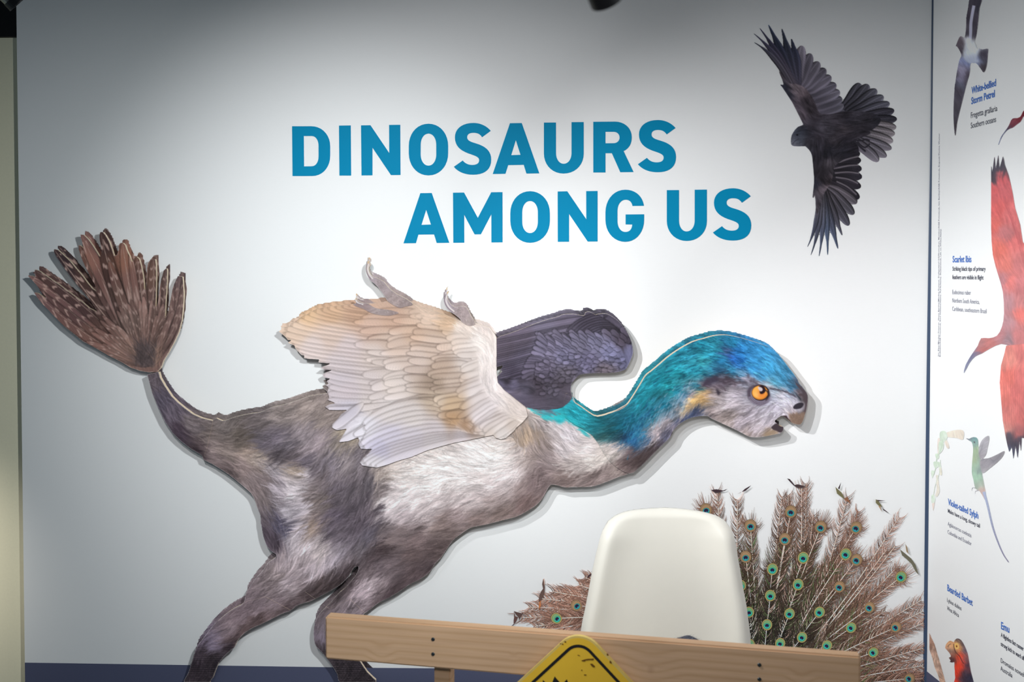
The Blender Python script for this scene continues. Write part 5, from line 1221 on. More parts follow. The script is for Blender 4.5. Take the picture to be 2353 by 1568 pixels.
def pea_feather(P, spread, n, eye=None, shaft=True, d=0.0, r0=0.0, tipcol=None):
    """P: centre line root -> tip; barbs leave the shaft and sweep towards the tip"""
    R = Ribbons()
    P = smooth(P, 8, False)
    L = np.r_[0, np.cumsum(np.linalg.norm(np.diff(P, axis=0), axis=1))]; T = L / L[-1]
    for i in range(n):
        t = r0 + (1 - r0) * (i + rp.uniform()) / n
        x = np.interp(t, T, P[:, 0]); y = np.interp(t, T, P[:, 1])
        j = min(int(np.searchsorted(T, t)), len(P) - 1); j = max(j, 1)
        dx, dy = P[j] - P[j - 1]; q = math.hypot(dx, dy) + 1e-9; dx /= q; dy /= q
        for sgn in (1, -1):
            ln = spread * (0.5 + 0.5 * math.sin(math.pi * min(1, t * 0.75 + 0.2))) * rp.uniform(0.75, 1.2)
            a0 = 0.85 + rp.normal() * 0.12; a1 = 0.22 + rp.normal() * 0.15
            p = [(x, y)]; cx, cy = x, y
            m = 4
            for k in range(m):
                a = a0 + (a1 - a0) * k / (m - 1)
                vx = dx * math.cos(a) - sgn * dy * math.sin(a); vy = dy * math.cos(a) + sgn * dx * math.sin(a)
                cx += vx * ln / m; cy += vy * ln / m
                p.append((cx, cy))
            c = tone(x, y) * rp.uniform(0.55, 1.25)
            if rp.uniform() < 0.10: c = np.array((226, 188, 174)) * rp.uniform(.8, 1.1)
            elif rp.uniform() < 0.14 and math.hypot(x - 1748, y - 1500) < 260: c = np.array((84, 108, 66)) * rp.uniform(.7, 1.2)
            if x < 2124: R.line(p, 1.5, 0.45, c, c * 0.8 + np.array((44, 34, 30)), 0)
    if shaft:
        n_ = int(L[-1] / 3.2)
        for i in range(n_):
            t0, t1 = i / n_, (i + 0.82) / n_
            seg = [(np.interp(t, T, P[:, 0]), np.interp(t, T, P[:, 1])) for t in (t0, (t0 + t1) / 2, t1)]
            if seg[0][0] > 2122: continue
            k = rp.uniform(0.86, 1.12)
            w_ = 3.3 * (1 - 0.5 * t0)
            R.line(seg, w_ + 1.4, w_ + 1.4, tone(*seg[0]) * 0.75, tone(*seg[0]) * 0.75, 1)
            R.line(seg, w_, w_ * 0.95, np.clip(np.array((244, 214, 200)) * k, 0, 250), np.clip(np.array((236, 204, 190)) * k, 0, 250), 2)
    return R

def eyespot(cx, cy, rx, ry, green, rot):
    R = Ribbons()
    def el(dx, dy, a, b, c, z):
        ca, sa = math.cos(rot), math.sin(rot)
        pts = [(cx + (dx + a * math.cos(t)) * ca - (dy + b * math.sin(t)) * sa, cy + (dx + a * math.cos(t)) * sa + (dy + b * math.sin(t)) * ca) for t in np.linspace(0, 2 * math.pi, 22, endpoint=False)]
        R.poly(pts, c, z)
    out = np.array((120, 128, 84)) if green else np.array((128, 104, 80))
    mid = np.array((120, 158, 110)) if green else np.array((160, 128, 96))
    el(0, 0, rx, ry, out * 0.80, 3); el(0, 0.3, rx * .93, ry * .93, np.array((205, 165, 105)) if green else np.array((172, 140, 104)), 4)
    el(0, 0.3, rx * .84, ry * .85, out * 0.72, 5); el(0, 0.4, rx * .79, ry * .80, mid, 6)
    el(0, ry * .22, rx * .60, ry * .50, np.array((44, 104, 92)), 7)
    el(0, ry * .22, rx * .54, ry * .45, np.array((60, 186, 160)) if green else np.array((62, 150, 148)), 8)
    el(0, ry * .16, rx * .38, ry * .31, np.array((40, 34, 62)), 9)
    el(0, ry * .46, rx * .16, ry * .14, np.array((48, 140, 165)), 10)
    return R

eyes = [(135,385,0),(565,540,0),(955,405,0),(897,670,0),(1243,553,0),(1585,560,0),(518,840,0),(1075,850,1),(777,960,1),(1485,815,1),(1590,870,0),(1025,1108,1),(1425,1130,0),(2020,1035,1),(757,1215,1),(550,1375,1),(942,1390,1),(1232,1375,1),(1715,1330,0),(725,1497,1),(1537,1525,1),(1970,1520,0)]
EY = [(1590 + x / 4.202, 1080 + y / 4.202, g) for x, y, g in eyes] + [(1702, 1346, 1), (1843, 1465, 1), (1792.7, 1479, 1), (1900.5, 1484, 1), (1723, 1481, 1), (1324, 1392, 0), (1278.5, 1421.6, 1), (2007, 1500, 1), (2090, 1560, 0), (1660, 1500, 1), (1560, 1440, 1), (1480, 1400, 0)]
shafts = [(240,210),(440,285),(870,255),(930,240),(1105,130),(1500,265),(1610,400),(2000,460),(1960,740),(1880,770),(1990,930),(2210,1262),(1320,880),(1170,440),(1060,180)]
SH = [(1590 + x / 4.202, 1080 + y / 4.202) for x, y in shafts] + [(1215, 1396), (1200, 1420), (1240, 1376), (1290, 1358), (1330, 1345), (1262, 1448), (1228, 1440), (1345, 1328), (1275, 1400), (1300, 1380), (2120, 1405), (2122, 1432), (2122, 1490), (2122, 1530), (2120, 1560), (1420, 1355), (1350, 1330), (1270, 1360)]
def spine(tip, bow=0.0, tr=1.0):
    ox = PO[0] + (tip[0] - PO[0]) * 0.06; oy = PO[1] - 40
    mx = ox + (tip[0] - ox) * 0.5 - bow * (tip[1] - oy) * 0.12; my = oy + (tip[1] - oy) * 0.56
    return [(ox, oy), (mx, my), (tip[0], tip[1])]
# short filler plumes: build up the dense heart of the fan
fill_tips = []
for i in range(92):
    a = math.pi * (1.02 + 0.96 * (i + rp.uniform()) / 92); L_ = rp.uniform(150, 330)
    x = PO[0] + L_ * 1.15 * math.cos(a); y = PO[1] - 30 + L_ * math.sin(a)
    if 1350 < x < 1680 and y > 1180 and x < 1640: continue
    if x > 2110: continue
    fill_tips.append((x, y))
for i in range(46):                                        # dark dense plumes at the heart of the fan
    a = math.pi * (1.05 + 0.92 * (i + rp.uniform()) / 46); L_ = rp.uniform(70, 190)
    x = PO[0] + L_ * 1.3 * math.cos(a); y = PO[1] - 40 + L_ * math.sin(a)
    if x > 1690: fill_tips.append((x, y))
for tp in fill_tips:
    pea_feather(spine(tp), 28, 95, r0=0.08).build('tail_feather')
for x, y in SH:
    bow = 0.6 if x > 1800 else (-0.4 if x < 1700 else 0)
    left = x < 1500
    pts = spine((x, y), bow)
    if left: pts = [(1520, 1450), ((1520 + x) / 2, (1415 + y) / 2), (x, y)]
    pea_feather(pts, 40, 100 if not left else 90, r0=0.15).build('tail_feather')
for x, y, g in EY:
    left = x < 1600 and y > 1300
    ddx, ddy = x - PO[0], y - (PO[1] - 40); q = math.hypot(ddx, ddy); ddx /= q; ddy /= q
    pts = spine((x, y)) if not left else [(1520, 1450), ((1520 + x) / 2, (1420 + y) / 2), (x, y)]
    R = pea_feather(pts, 40, max(50, int(q * 0.30)), r0=0.25, d=0)
    for k in range(70):                                   # halo of barbs round the eye
        a = rp.uniform(0, 2 * math.pi); ln = rp.uniform(17, 30)
        c = tone(x, y) * rp.uniform(.8, 1.3)
        aa = a + 0.5
        R.line([(x + 9 * math.cos(a), y + 9 * math.sin(a)), (x + (9 + ln * .5) * math.cos(a), y + (9 + ln * .5) * math.sin(a)), (x + ln * 1.15 * math.cos(a) + ddx * ln * .4, y + ln * 1.15 * math.sin(a) + ddy * ln * .4)], 1.1, 0.4, c, c, 0)
    f = R.build('tail_feather')
    rot = math.atan2(ddy, ddx) + math.pi / 2
    rad = 13.8 - 2.0 * np.clip((y - 1200) / 300, 0, 1)
    if not (1400 < x < 1660 and y > 1380): eyespot(x, y, rad, rad * 1.08, g, rot * 0.7).build('eyespot', f)
# forked dark tips floating above the fan
def forked(pts_list, cols):
    R = Ribbons()
    for P, c in zip(pts_list, cols):
        R.poly(P, c, 12)
    R.build('feather_tip')
def K(pts): return [(1590 + x / 4.202, 1080 + y / 4.202) for x, y in pts]
DKB, OLV = (66, 50, 56), (118, 112, 82)
forked([K([(160,180),(185,195),(235,188),(275,195),(300,200),(345,184),(320,202),(270,215),(240,222),(205,210)])], [DKB])
forked([K([(480,215),(510,185),(572,150),(550,175),(515,205)]), K([(435,235),(480,212),(470,222)])], [DKB, (160, 140, 140)])
forked([K([(918,84),(945,90),(985,140),(1000,160),(980,150),(950,120)]), K([(985,150),(1020,140),(1100,160),(1060,172),(1010,172)])], [DKB, (74, 58, 60)])
forked([K([(1385,165),(1400,180),(1445,220),(1478,285),(1440,260),(1400,230)]), K([(1410,180),(1440,120),(1425,190)]), K([(1470,280),(1500,260),(1535,330),(1500,305)])], [OLV, DKB, (140, 96, 72)])
forked([K([(1775,285),(1800,300),(1840,360),(1800,345),(1775,320)]), K([(1780,290),(1870,300),(1800,305)]), K([(1815,340),(1835,408),(1800,350)]), K([(1840,370),(1905,420),(1850,392)])], [OLV, DKB, (170, 140, 110), DKB])
forked([K([(2010,770),(2060,810),(2120,860),(2160,920),(2190,1015),(2160,985),(2120,910),(2060,850),(2030,830)]), K([(2060,715),(2080,750),(2092,815),(2070,790)])], [(108, 104, 88), (150, 128, 100)])
forked([K([(1855,590),(1870,640),(1873,690),(1862,640)])], [DKB])
def Q(pts): return [(1160 + x / 11.2, 1320 + y / 11.2) for x, y in pts]
forked([Q([(230,950),(290,970),(430,1010),(480,995),(420,1080),(360,1230),(370,1150),(330,1080),(280,1030)]), Q([(230,960),(270,1080),(340,1110),(300,1200),(230,1290),(225,1200),(240,1110)]), Q([(225,1285),(260,1290),(130,1370)]), Q([(45,1005),(230,1010),(230,1030),(110,1020)]), Q([(480,1000),(600,940),(620,960),(500,1010)])], [(86, 66, 62), (92, 66, 62), DKB, (140, 110, 100), (140, 112, 100)])
forked([Q([(985,120),(1010,200),(1030,330),(1020,500),(960,620),(900,720),(875,690),(885,560),(930,450),(985,370),(960,260)]), Q([(880,720),(930,660),(930,820),(870,920)]), Q([(985,130),(1015,110),(1030,280),(1010,260)])], [(96, 76, 70), (180, 112, 72), (196, 160, 146)])
forked([Q([(2180,0),(2250,0),(2200,40),(2120,110),(2140,50)])], [DKB])
# ================================================================== lettering
def bez(p, c, q, n=9):
    p, c, q = map(np.array, (p, c, q)); k = 0.575
    a = p + (c - p) * k; b = q + (c - q) * k
    t = np.linspace(0, 1, n + 1)[1:, None]
    return list(map(tuple, (1 - t) ** 3 * p + 3 * t * (1 - t) ** 2 * a + 3 * t * t * (1 - t) * b + t ** 3 * q))
def cub(p, a, b, q, n=9):
    p, a, b, q = map(np.array, (p, a, b, q))
    t = np.linspace(0, 1, n + 1)[1:, None]
    return list(map(tuple, (1 - t) ** 3 * p + 3 * t * (1 - t) ** 2 * a + 3 * t * t * (1 - t) * b + t ** 3 * q))
def path(items):
    out = [items[0]]
    for it in items[1:]:
        if len(it) == 2: out.append(it)
        elif len(it) == 4: out += bez(out[-1], it[:2], it[2:])
        else: out += cub(out[-1], it[:2], it[2:4], it[4:])
    return out
def ringO(x0, x1, y0, y1, s0=.43, s1=.57):
    ym0 = y0 + (y1 - y0) * s0; ym1 = y0 + (y1 - y0) * s1; xm = (x0 + x1) / 2
    return path([(xm, y0), (x1, y0, x1, ym0), (x1, ym1), (x1, y1, xm, y1), (x0, y1, x0, ym1), (x0, ym0), (x0, y0, xm, y0)])[:-1]
S_REF = path([(2341,200),(2290,140,2220,111,2145,111),(2020,111,1937,175,1937,272),(1937,380,2010,430,2120,465),(2180,485,2210,500,2210,530),(2210,570,2175,584,2135,584),(2090,584,2055,570,2025,534),(1925,605),(1975,665,2050,694,2145,694),(2265,694,2346,640,2346,525),(2346,430,2290,375,2170,340),(2105,322,2075,305,2075,272),(2075,240,2100,222,2145,222),(2190,222,2220,235,2243,272)])
def S_box(x0, x1, y0, y1):
    return [(x0 + (x - 1925) / (2346 - 1925) * (x1 - x0), y0 + (y - 111) / (694 - 111) * (y1 - y0)) for x, y in S_REF]
Z1, Z2, Z3 = (650, 260, 4.9), (1110, 260, 4.9), (1350, 410, 5.602)
letters = [
 ('D', Z1, [path([(104,148),(320,148),(533,148,533,375),(533,480),(533,709,330,709),(109,709)]), path([(236,258),(325,258),(402,258,402,370),(402,490),(402,599,325,599),(239,600)])]),
 ('I', Z1, [[(632,141),(765,139),(769,704),(637,704)]]),
 ('N', Z1, [[(880,138),(987,137),(1198,450),(1196,133),(1322,132),(1325,697),(1217,699),(1009,390),(1009,701),(886,702)]]),
 ('O', Z1, [ringO(1418,1861,120,702), ringO(1552,1727,231,592,.35,.65)]),
 ('S', Z1, [S_REF]),
 ('A', Z2, [[(303,114),(436,112),(633,679),(488,681),(458,583),(283,586),(252,684),(109,686)], [(369,305),(421,470),(317,474)]]),
 ('U', Z2, [path([(685,107),(821,106),(821,450),(821,571,908,571),(996,571,996,450),(996,102),(1133,101),(1133,455),(1133,681,905,681),(685,681,685,455)])]),
 ('R', Z2, [path([(1241,98),(1485,96),(1674,96,1674,270),(1674,350,1640,400,1582,428),(1694,664),(1545,666),(1450,452),(1378,452),(1378,669),(1241,669)]), path([(1378,211),(1470,211),(1537,211,1537,275),(1537,339,1470,339),(1378,340)])]),
 ('S', Z2, [S_box(1743,2172,78,666)]),
 ('A', Z1, [[(1548,902),(1676,900),(1874,1461),(1732,1463),(1703,1367),(1526,1369),(1499,1465),(1358,1467)], [(1614,1090),(1667,1255),(1561,1259)]]),
 ('M', Z1, [[(1916,897),(2040,895),(2195,1180),(2346,892),(2473,890),(2474,1456),(2348,1457),(2347,1140),(2230,1365),(2158,1366),(2042,1147),(2043,1460),(1919,1461)]]),
 ('O', Z2, [ringO(307,752,880,1461), ringO(441,617,990,1352,.35,.65)]),
 ('N', Z2, [[(840,883),(948,881),(1162,1196),(1161,879),(1289,877),(1289,1446),(1178,1447),(968,1136),(968,1449),(841,1450)]]),
 ('G', Z2, [path([(1811,1044),(1795,930,1710,863,1602,863),(1378,863,1378,1120),(1378,1200),(1378,1450,1600,1450),(1813,1450,1813,1200),(1813,1140),(1605,1142),(1605,1254),(1680,1255),(1675,1310,1650,1339,1602,1339),(1513,1339,1513,1220),(1513,1100),(1513,976,1605,976),(1645,976,1675,1000,1682,1046)])]),
 ('U', Z3, [path([(1021,152),(1177,151),(1177,545),(1177,684,1275,684),(1380,684,1380,545),(1380,147),(1536,145),(1536,548),(1536,806,1275,806),(1021,806,1021,548)])]),
 ('S', Z3, [S_box(1614,2107,128,801)]),
]
M_TEAL = flat_mat('teal_vinyl', (0, 136, 180), 0.6, 0.08)
def fill_loops(name, loops3, N2, thick=0.0006):
    """flat letter from outline + holes, by a filled curve in its own plane"""
    O = Vector(loops3[0][0]); ux = Vector((float(WT[0]), float(WT[1]), 0)) if N2 is WN else Vector((float(RT[0]), float(RT[1]), 0)); uz = Vector((0, 0, 1))
    cu = bpy.data.curves.new(name, 'CURVE'); cu.dimensions = '2D'; cu.fill_mode = 'BOTH'; cu.extrude = thick / 2
    for lp in loops3:
        sp = cu.splines.new('POLY'); sp.points.add(len(lp) - 1); sp.use_cyclic_u = True
        for i, p in enumerate(lp):
            d = Vector(p) - O
            sp.points[i].co = (d.dot(ux), d.dot(uz), 0, 1)
    o = bpy.data.objects.new(name, cu); COL.objects.link(o)
    dg = bpy.context.evaluated_depsgraph_get(); dg.update()
    me = bpy.data.meshes.new_from_object(o.evaluated_get(dg))
    bpy.data.objects.remove(o); bpy.data.curves.remove(cu)
    nz = Vector((float(N2[0]), float(N2[1]), 0))
    M = Matrix(((ux.x, uz.x, nz.x, O.x), (ux.y, uz.y, nz.y, O.y), (ux.z, uz.z, nz.z, O.z), (0, 0, 0, 1)))
    me.transform(M); me.name = name
    me.materials.clear()
    return me
title = empty('title_lettering', tuple(float(v) for v in front(1200, 430, 0.001)), 'large teal capital letters reading DINOSAURS AMONG US on the white wall', 'lettering')
for ch, z, loops in letters:
    l3 = []
    for lp in loops:
        P = ZP(lp, *z)
        l3.append([tuple(float(v) for v in front(x, y, 0.0012)) for x, y in P])
    me = fill_loops('letter', l3, WN)
    link('letter', me, title, [M_TEAL])

M_TBLUE = flat_mat('blue_caption_ink', (66, 116, 200), 0.5, 0.3)
M_TDARK = flat_mat('dark_caption_ink', (66, 68, 86), 0.5, 0.3)
M_TGREY = flat_mat('grey_caption_ink', (128, 128, 146), 0.5, 0.3)
def caption(name, text, x0, y0, x1, y1, cap, mat, bold=0.0, parent=None):
    a = Vector(tuple(float(v) for v in side(x0, y0, 0.0010))); b = Vector(tuple(float(v) for v in side(x1, y1, 0.0010)))
    c = Vector(tuple(float(v) for v in side(x0, y0 - cap, 0.0010)))
    ux = (b - a).normalized(); W_ = (b - a).length; Hh = (c - a).length
    cu = bpy.data.curves.new(name, 'FONT'); cu.body = text; cu.size = 1.0; cu.offset = bold; cu.resolution_u = 3
    o = bpy.data.objects.new(name, cu); COL.objects.link(o)
    dg = bpy.context.evaluated_depsgraph_get(); dg.update()
    me = bpy.data.meshes.new_from_object(o.evaluated_get(dg))
    bpy.data.objects.remove(o); bpy.data.curves.remove(cu)
    xs = [v.co.x for v in me.vertices]
    sx = W_ / (max(xs) - min(xs)); sy = Hh / 0.70; mn = min(xs)
    up = (c - a).normalized()
    n3 = Vector((float(RN[0]), float(RN[1]), 0))
    for v in me.vertices:
        v.co = a + ux * ((v.co.x - mn) * sx) + up * (v.co.y * sy)
    me.name = name
    me.materials.clear()
    o = link(name, me, parent, [mat])
    return o
def T5(x, y): return (2180 + x / 8.711, 160 + y / 8.711)
def T6(x, y): return (2160 + x / 8.254, 570 + y / 8.254)
def T7(x, y): return (2150 + x / 4.9, 1120 + y / 4.9)
caps = [
 ('blue and grey caption reading White-bellied Storm Petrel on the right wall', [
  ('White-bellied', T5(455,485), T5(945,325), 15.5, M_TBLUE, .022), ('Storm Petrel', T5(450,695), T5(920,545), 15.5, M_TBLUE, .022),
  ('Fregetta grallaria', T5(442,975), T5(970,828), 13.5, M_TDARK, 0), ('Southern oceans', T5(440,1180), T5(945,1048), 13.5, M_TDARK, 0)]),
 ('blue and grey caption reading Scarlet Ibis beside the red bird', [
  ('Scarlet Ibis', T6(237,272), T6(593,270), 14.5, M_TBLUE, .02), ('Striking black tips of primary', T6(235,432), T6(862,436), 9.5, M_TDARK, .014),
  ('feathers are visible in flight', T6(232,590), T6(822,600), 9.5, M_TDARK, .014), ('Eudocimus ruber', T6(232,876), T6(583,890), 10, M_TGREY, 0),
  ('Northern South America,', T6(231,1033), T6(748,1065), 10, M_TGREY, 0), ('Caribbean, southeastern Brazil', T6(230,1192), T6(882,1243), 10, M_TGREY, 0)]),
 ('pale blue caption reading Violet-tailed Sylph below the hummingbird', [
  ('Violet-tailed Sylph', T7(138,195), T7(480,357), 14, M_TBLUE, .022), ('Males have a long, showy tail', T7(137,285), T7(497,458), 9, M_TDARK, .012),
  ('Aglaiocercus coelestis', T7(136,430), T7(400,568), 9, M_TGREY, 0), ('Colombia and Ecuador', T7(134,522), T7(402,660), 9, M_TGREY, 0)]),
 ('blue caption reading Bearded Barbet above the red-throated bird', [
  ('Bearded Barbet', T7(131,1165), T7(415,1338), 15, M_TBLUE, .02), ('Lybius dubius', T7(128,1290), T7(290,1390), 9.5, M_TDARK, 0), ('West Africa', T7(128,1382), T7(260,1466), 9.5, M_TDARK, 0)]),
 ('blue caption reading Emu at the right edge of the right wall', [
  ('Emu', (2300.2, 1445.5), (2319.2, 1455.0), 16.5, M_TBLUE, .022), ('A flightless fast runner with a', (2299.8, 1463.5), (2368, 1507), 10, M_TDARK, .014),
  ('strong kick to ward off danger', (2299.5, 1484), (2372, 1531), 10, M_TDARK, .014), ('Dromaius novaehollandiae', (2299.5, 1523), (2384, 1577), 11, M_TDARK, 0), ('Australia', (2299, 1541), (2326, 1558.5), 11, M_TDARK, 0)]),
]
for lb, lines in caps:
    x, y = lines[0][1]
    g = empty('bird_caption', tuple(float(v) for v in side(x, y, 0.001)), lb, 'caption')
    for tx, p, q, cp, mt, bd in lines:
        caption('text_line', tx, p[0], p[1], q[0], q[1], cp, mt, bd, g)
# photo credits running up the wall beside the corner
g = empty('photo_credits', tuple(float(v) for v in side(2157, 820, 0.001)), 'tiny grey photo credits running vertically up the right wall by the corner', 'caption')
def credit(text, x, y0, y1, hgt):
    a = Vector(tuple(float(v) for v in side(x, y0, 0.0010))); b = Vector(tuple(float(v) for v in side(x + 1.5, y1, 0.0010)))
    c = Vector(tuple(float(v) for v in side(x - hgt, y0, 0.0010)))
    cu = bpy.data.curves.new('credit', 'FONT'); cu.body = text; cu.size = 1.0; cu.offset = 0.01; cu.resolution_u = 1
    o = bpy.data.objects.new('credit', cu); COL.objects.link(o)
    dg = bpy.context.evaluated_depsgraph_get(); dg.update()
    me = bpy.data.meshes.new_from_object(o.evaluated_get(dg))
    bpy.data.objects.remove(o); bpy.data.curves.remove(cu)
    xs = [v.co.x for v in me.vertices]; sx = (b - a).length / (max(xs) - min(xs)); mn = min(xs); ux = (b - a).normalized(); up = c - a
    for v in me.vertices:
        v.co = a + ux * ((v.co.x - mn) * sx) + up * (v.co.y / 0.7)
    me.materials.clear()
    link('text_line', me, g, [M_TGREY])
credit('Jim Zipp/Minden Pictures, Glenn Bartley/Minden Pictures, DeAgostini/UIG/Photoshot, Morales/AGE Fotostock, Iain Bartley/AGE Fotostock, Deposit Photos, Werner', 2157.5, 820, 306, 2.6)
credit('Bollmann/AGE Fotostock, Rod Williams/Alamy, FLPA/Alamy, Shutterstock, Life on White/Alamy.', 2161, 820, 525, 2.6)
# ================================================================== things standing in front of the wall
def px3(px, py, Y):
    dx, dy, dz = ray(px, py)
    t = Y / dy
    return Vector((float(dx * t), float(Y), float(EYE + dz * t)))

# ------------------------------------------------------------------ plastic shell chair
M_SHELL = flat_mat('white_plastic_shell', (226, 222, 212), 0.45, 0.4, 0.015, 30)
M_WOODLEG = flat_mat('pale_wood_leg', (196, 158, 112), 0.5, 0.3, 0.15, 40)
CHY = 3.02
rows = [(1168.5, 1508, 1556), (1170.5, 1470, 1578), (1174, 1442, 1598), (1180, 1424, 1625), (1189, 1409, 1651), (1201, 1396.5, 1667), (1219, 1387, 1679), (1241, 1381, 1686), (1278, 1371.8, 1691.5), (1320, 1362.6, 1699), (1354, 1356.5, 1704.5), (1394, 1348.9, 1712), (1431, 1341, 1717), (1455, 1337, 1719.5), (1486, 1332, 1722), (1520, 1328, 1725), (1550, 1326, 1727)]
chair = empty('shell_chair', (float(px3(1530, 1550, CHY).x), CHY - 0.12, FZ), 'off-white moulded plastic chair back rising behind the wooden rail', 'chair')
def chair_shell():
    ys = np.array([r_[0] for r_ in rows]); ls = np.array([r_[1] for r_ in rows]); rs = np.array([r_[2] for r_ in rows])
    yy = np.concatenate([np.linspace(0, 1, 14)[:-1] ** 1.7 * 32 + 1168.5, np.linspace(1200.5, 1550, 34)])
    nu = 44
    uu = np.sin(np.linspace(-1, 1, nu) * math.pi / 2)
    V = []
    for y in yy:
        l, r_ = np.interp(y, ys, ls), np.interp(y, ys, rs)
        for u in uu:
            x = (l + r_) / 2 + u * (r_ - l) / 2
            e1 = (1 - abs(u)) * (r_ - l) / 2; e2 = (y - 1168.5) * 1.15
            e = -14 * math.log(math.exp(-e1 / 14) + math.exp(-e2 / 14) + 1e-9); e = max(e, 0)       # px from the rim
            bowl = 0.030 * math.exp(-(max(e1 - 6, 0) / 46) ** 1.6) * min(1, max(0, (y - 1176) / 60.0))                                 # sides come forward
            roll = -0.030 * (1 - min(e / 26, 1)) ** 2.2                                               # rim rolls back
            Y = CHY + 0.10 * (1550 - y) / 380 - bowl - roll + 0.012 * math.cos(u * 1.5)
            p = px3(x, y, Y); V.append(tuple(p))
    n0 = len(yy)
    # seat pan running forward from the foot of the back
    last = [Vector(v) for v in V[-nu:]]
    m = 12
    for k in range(1, m + 1):
        t = k / m
        for i, u in enumerate(uu):
            b = last[i]
            fw = 0.27 * t; dr = 0.055 * math.sin(min(t * 1.6, 1) * math.pi / 2) + 0.04 * max(t - .8, 0) / .2
            V.append((b.x * (1 - .0 * t), b.y - fw, b.z - dr + 0.03 * abs(u) ** 3 * (1 - t)))
    f = []
    R_ = n0 + m
    for j in range(R_ - 1):
        for i in range(nu - 1):
            a = j * nu + i
            f.append((a, a + 1, a + nu + 1, a + nu))
    me = pymesh('shell', V, f, True)
    return me
sh = link('shell', chair_shell(), chair, [M_SHELL])
md = sh.modifiers.new('thickness', 'SOLIDIFY'); md.thickness = 0.005; md.offset = -1.0
seat_z = min(v.co.z for v in sh.data.vertices)
cx = chair.location.x
for sx in (-1, 1):
    for sy in (-1, 1):
        bm = bmesh.new()
        bmesh.ops.create_cone(bm, segments=14, radius1=0.011, radius2=0.016, depth=1.0, cap_ends=True)
        a = Vector((cx + sx * 0.20, CHY - 0.15 + sy * 0.15, FZ)); b = Vector((cx + sx * 0.13, CHY - 0.15 + sy * 0.09, seat_z + 0.035))
        d = b - a
        M = Matrix.Translation((a + b) / 2) @ d.to_track_quat('Z', 'Y').to_matrix().to_4x4() @ Matrix.Diagonal((1, 1, d.length, 1))
        bm.transform(M); me = bpy.data.meshes.new('leg'); bm.to_mesh(me); bm.free()
        link('leg', me, chair, [M_WOODLEG])

# fuzzy grey bundle lying on the seat
M_FUZZ = flat_mat('dark_grey_fuzz', (78, 80, 92), 0.9, 0.15, 0.5, 90)
M_HAIR = flat_mat('grey_fuzz_hair', (118, 120, 132), 0.8, 0.2, 0.6, 150)
FB = px3(1580, 1503, 2.82)
bun = empty('fuzzy_bundle', (FB.x, FB.y, seat_z + 0.01), 'small dark grey fuzzy lump peeping over the rail on the chair seat', 'soft toy')
def lump():
    bm = bmesh.new(); bmesh.ops.create_icosphere(bm, subdivisions=4, radius=1.0)
    r = random.Random(4)
    for v in bm.verts:
        n = v.co.normalized()
        s = 1 + 0.04 * math.sin(n.x * 7 + 1) * math.cos(n.z * 6) + 0.02 * math.sin(n.y * 11)
        zz = n.z * 0.046 * s
        v.co = Vector((n.x * 0.060 * s, n.y * 0.048 * s, zz - (0.012 * max(n.x, 0) ** 2 if n.z > 0 else 0)))
    bm.transform(Matrix.Translation((FB.x, FB.y, FB.z)))
    me = bpy.data.meshes.new('body'); bm.to_mesh(me); bm.free()
    me.polygons.foreach_set('use_smooth', [True] * len(me.polygons))
    return me
lb = lump(); link('body', lb, bun, [M_FUZZ])
def hairs():
    r = random.Random(8); V = []; Fc = []
    for v in lb.vertices:
        for _ in range(2):
            n = v.normal
            p = v.co + Vector((r.gauss(0, .002), r.gauss(0, .002), r.gauss(0, .001)))
            d = (n * 0.35 + Vector((0.9, -0.1, -0.1)) + Vector((r.gauss(0, .25), r.gauss(0, .25), r.gauss(0, .25)))).normalized() * r.uniform(.006, .013)
            s = n.cross(d).normalized() * 0.0006
            b = len(V); V += [p - s, p + s, p + d + n * 0.001]; Fc.append((b, b + 1, b + 2))
    return pymesh('fuzz', V, Fc)
hz = link('fuzz', hairs(), bun, [M_HAIR]); hz['kind'] = 'stuff'
prop_h = FB.z - 0.046 - (seat_z + 0.0)

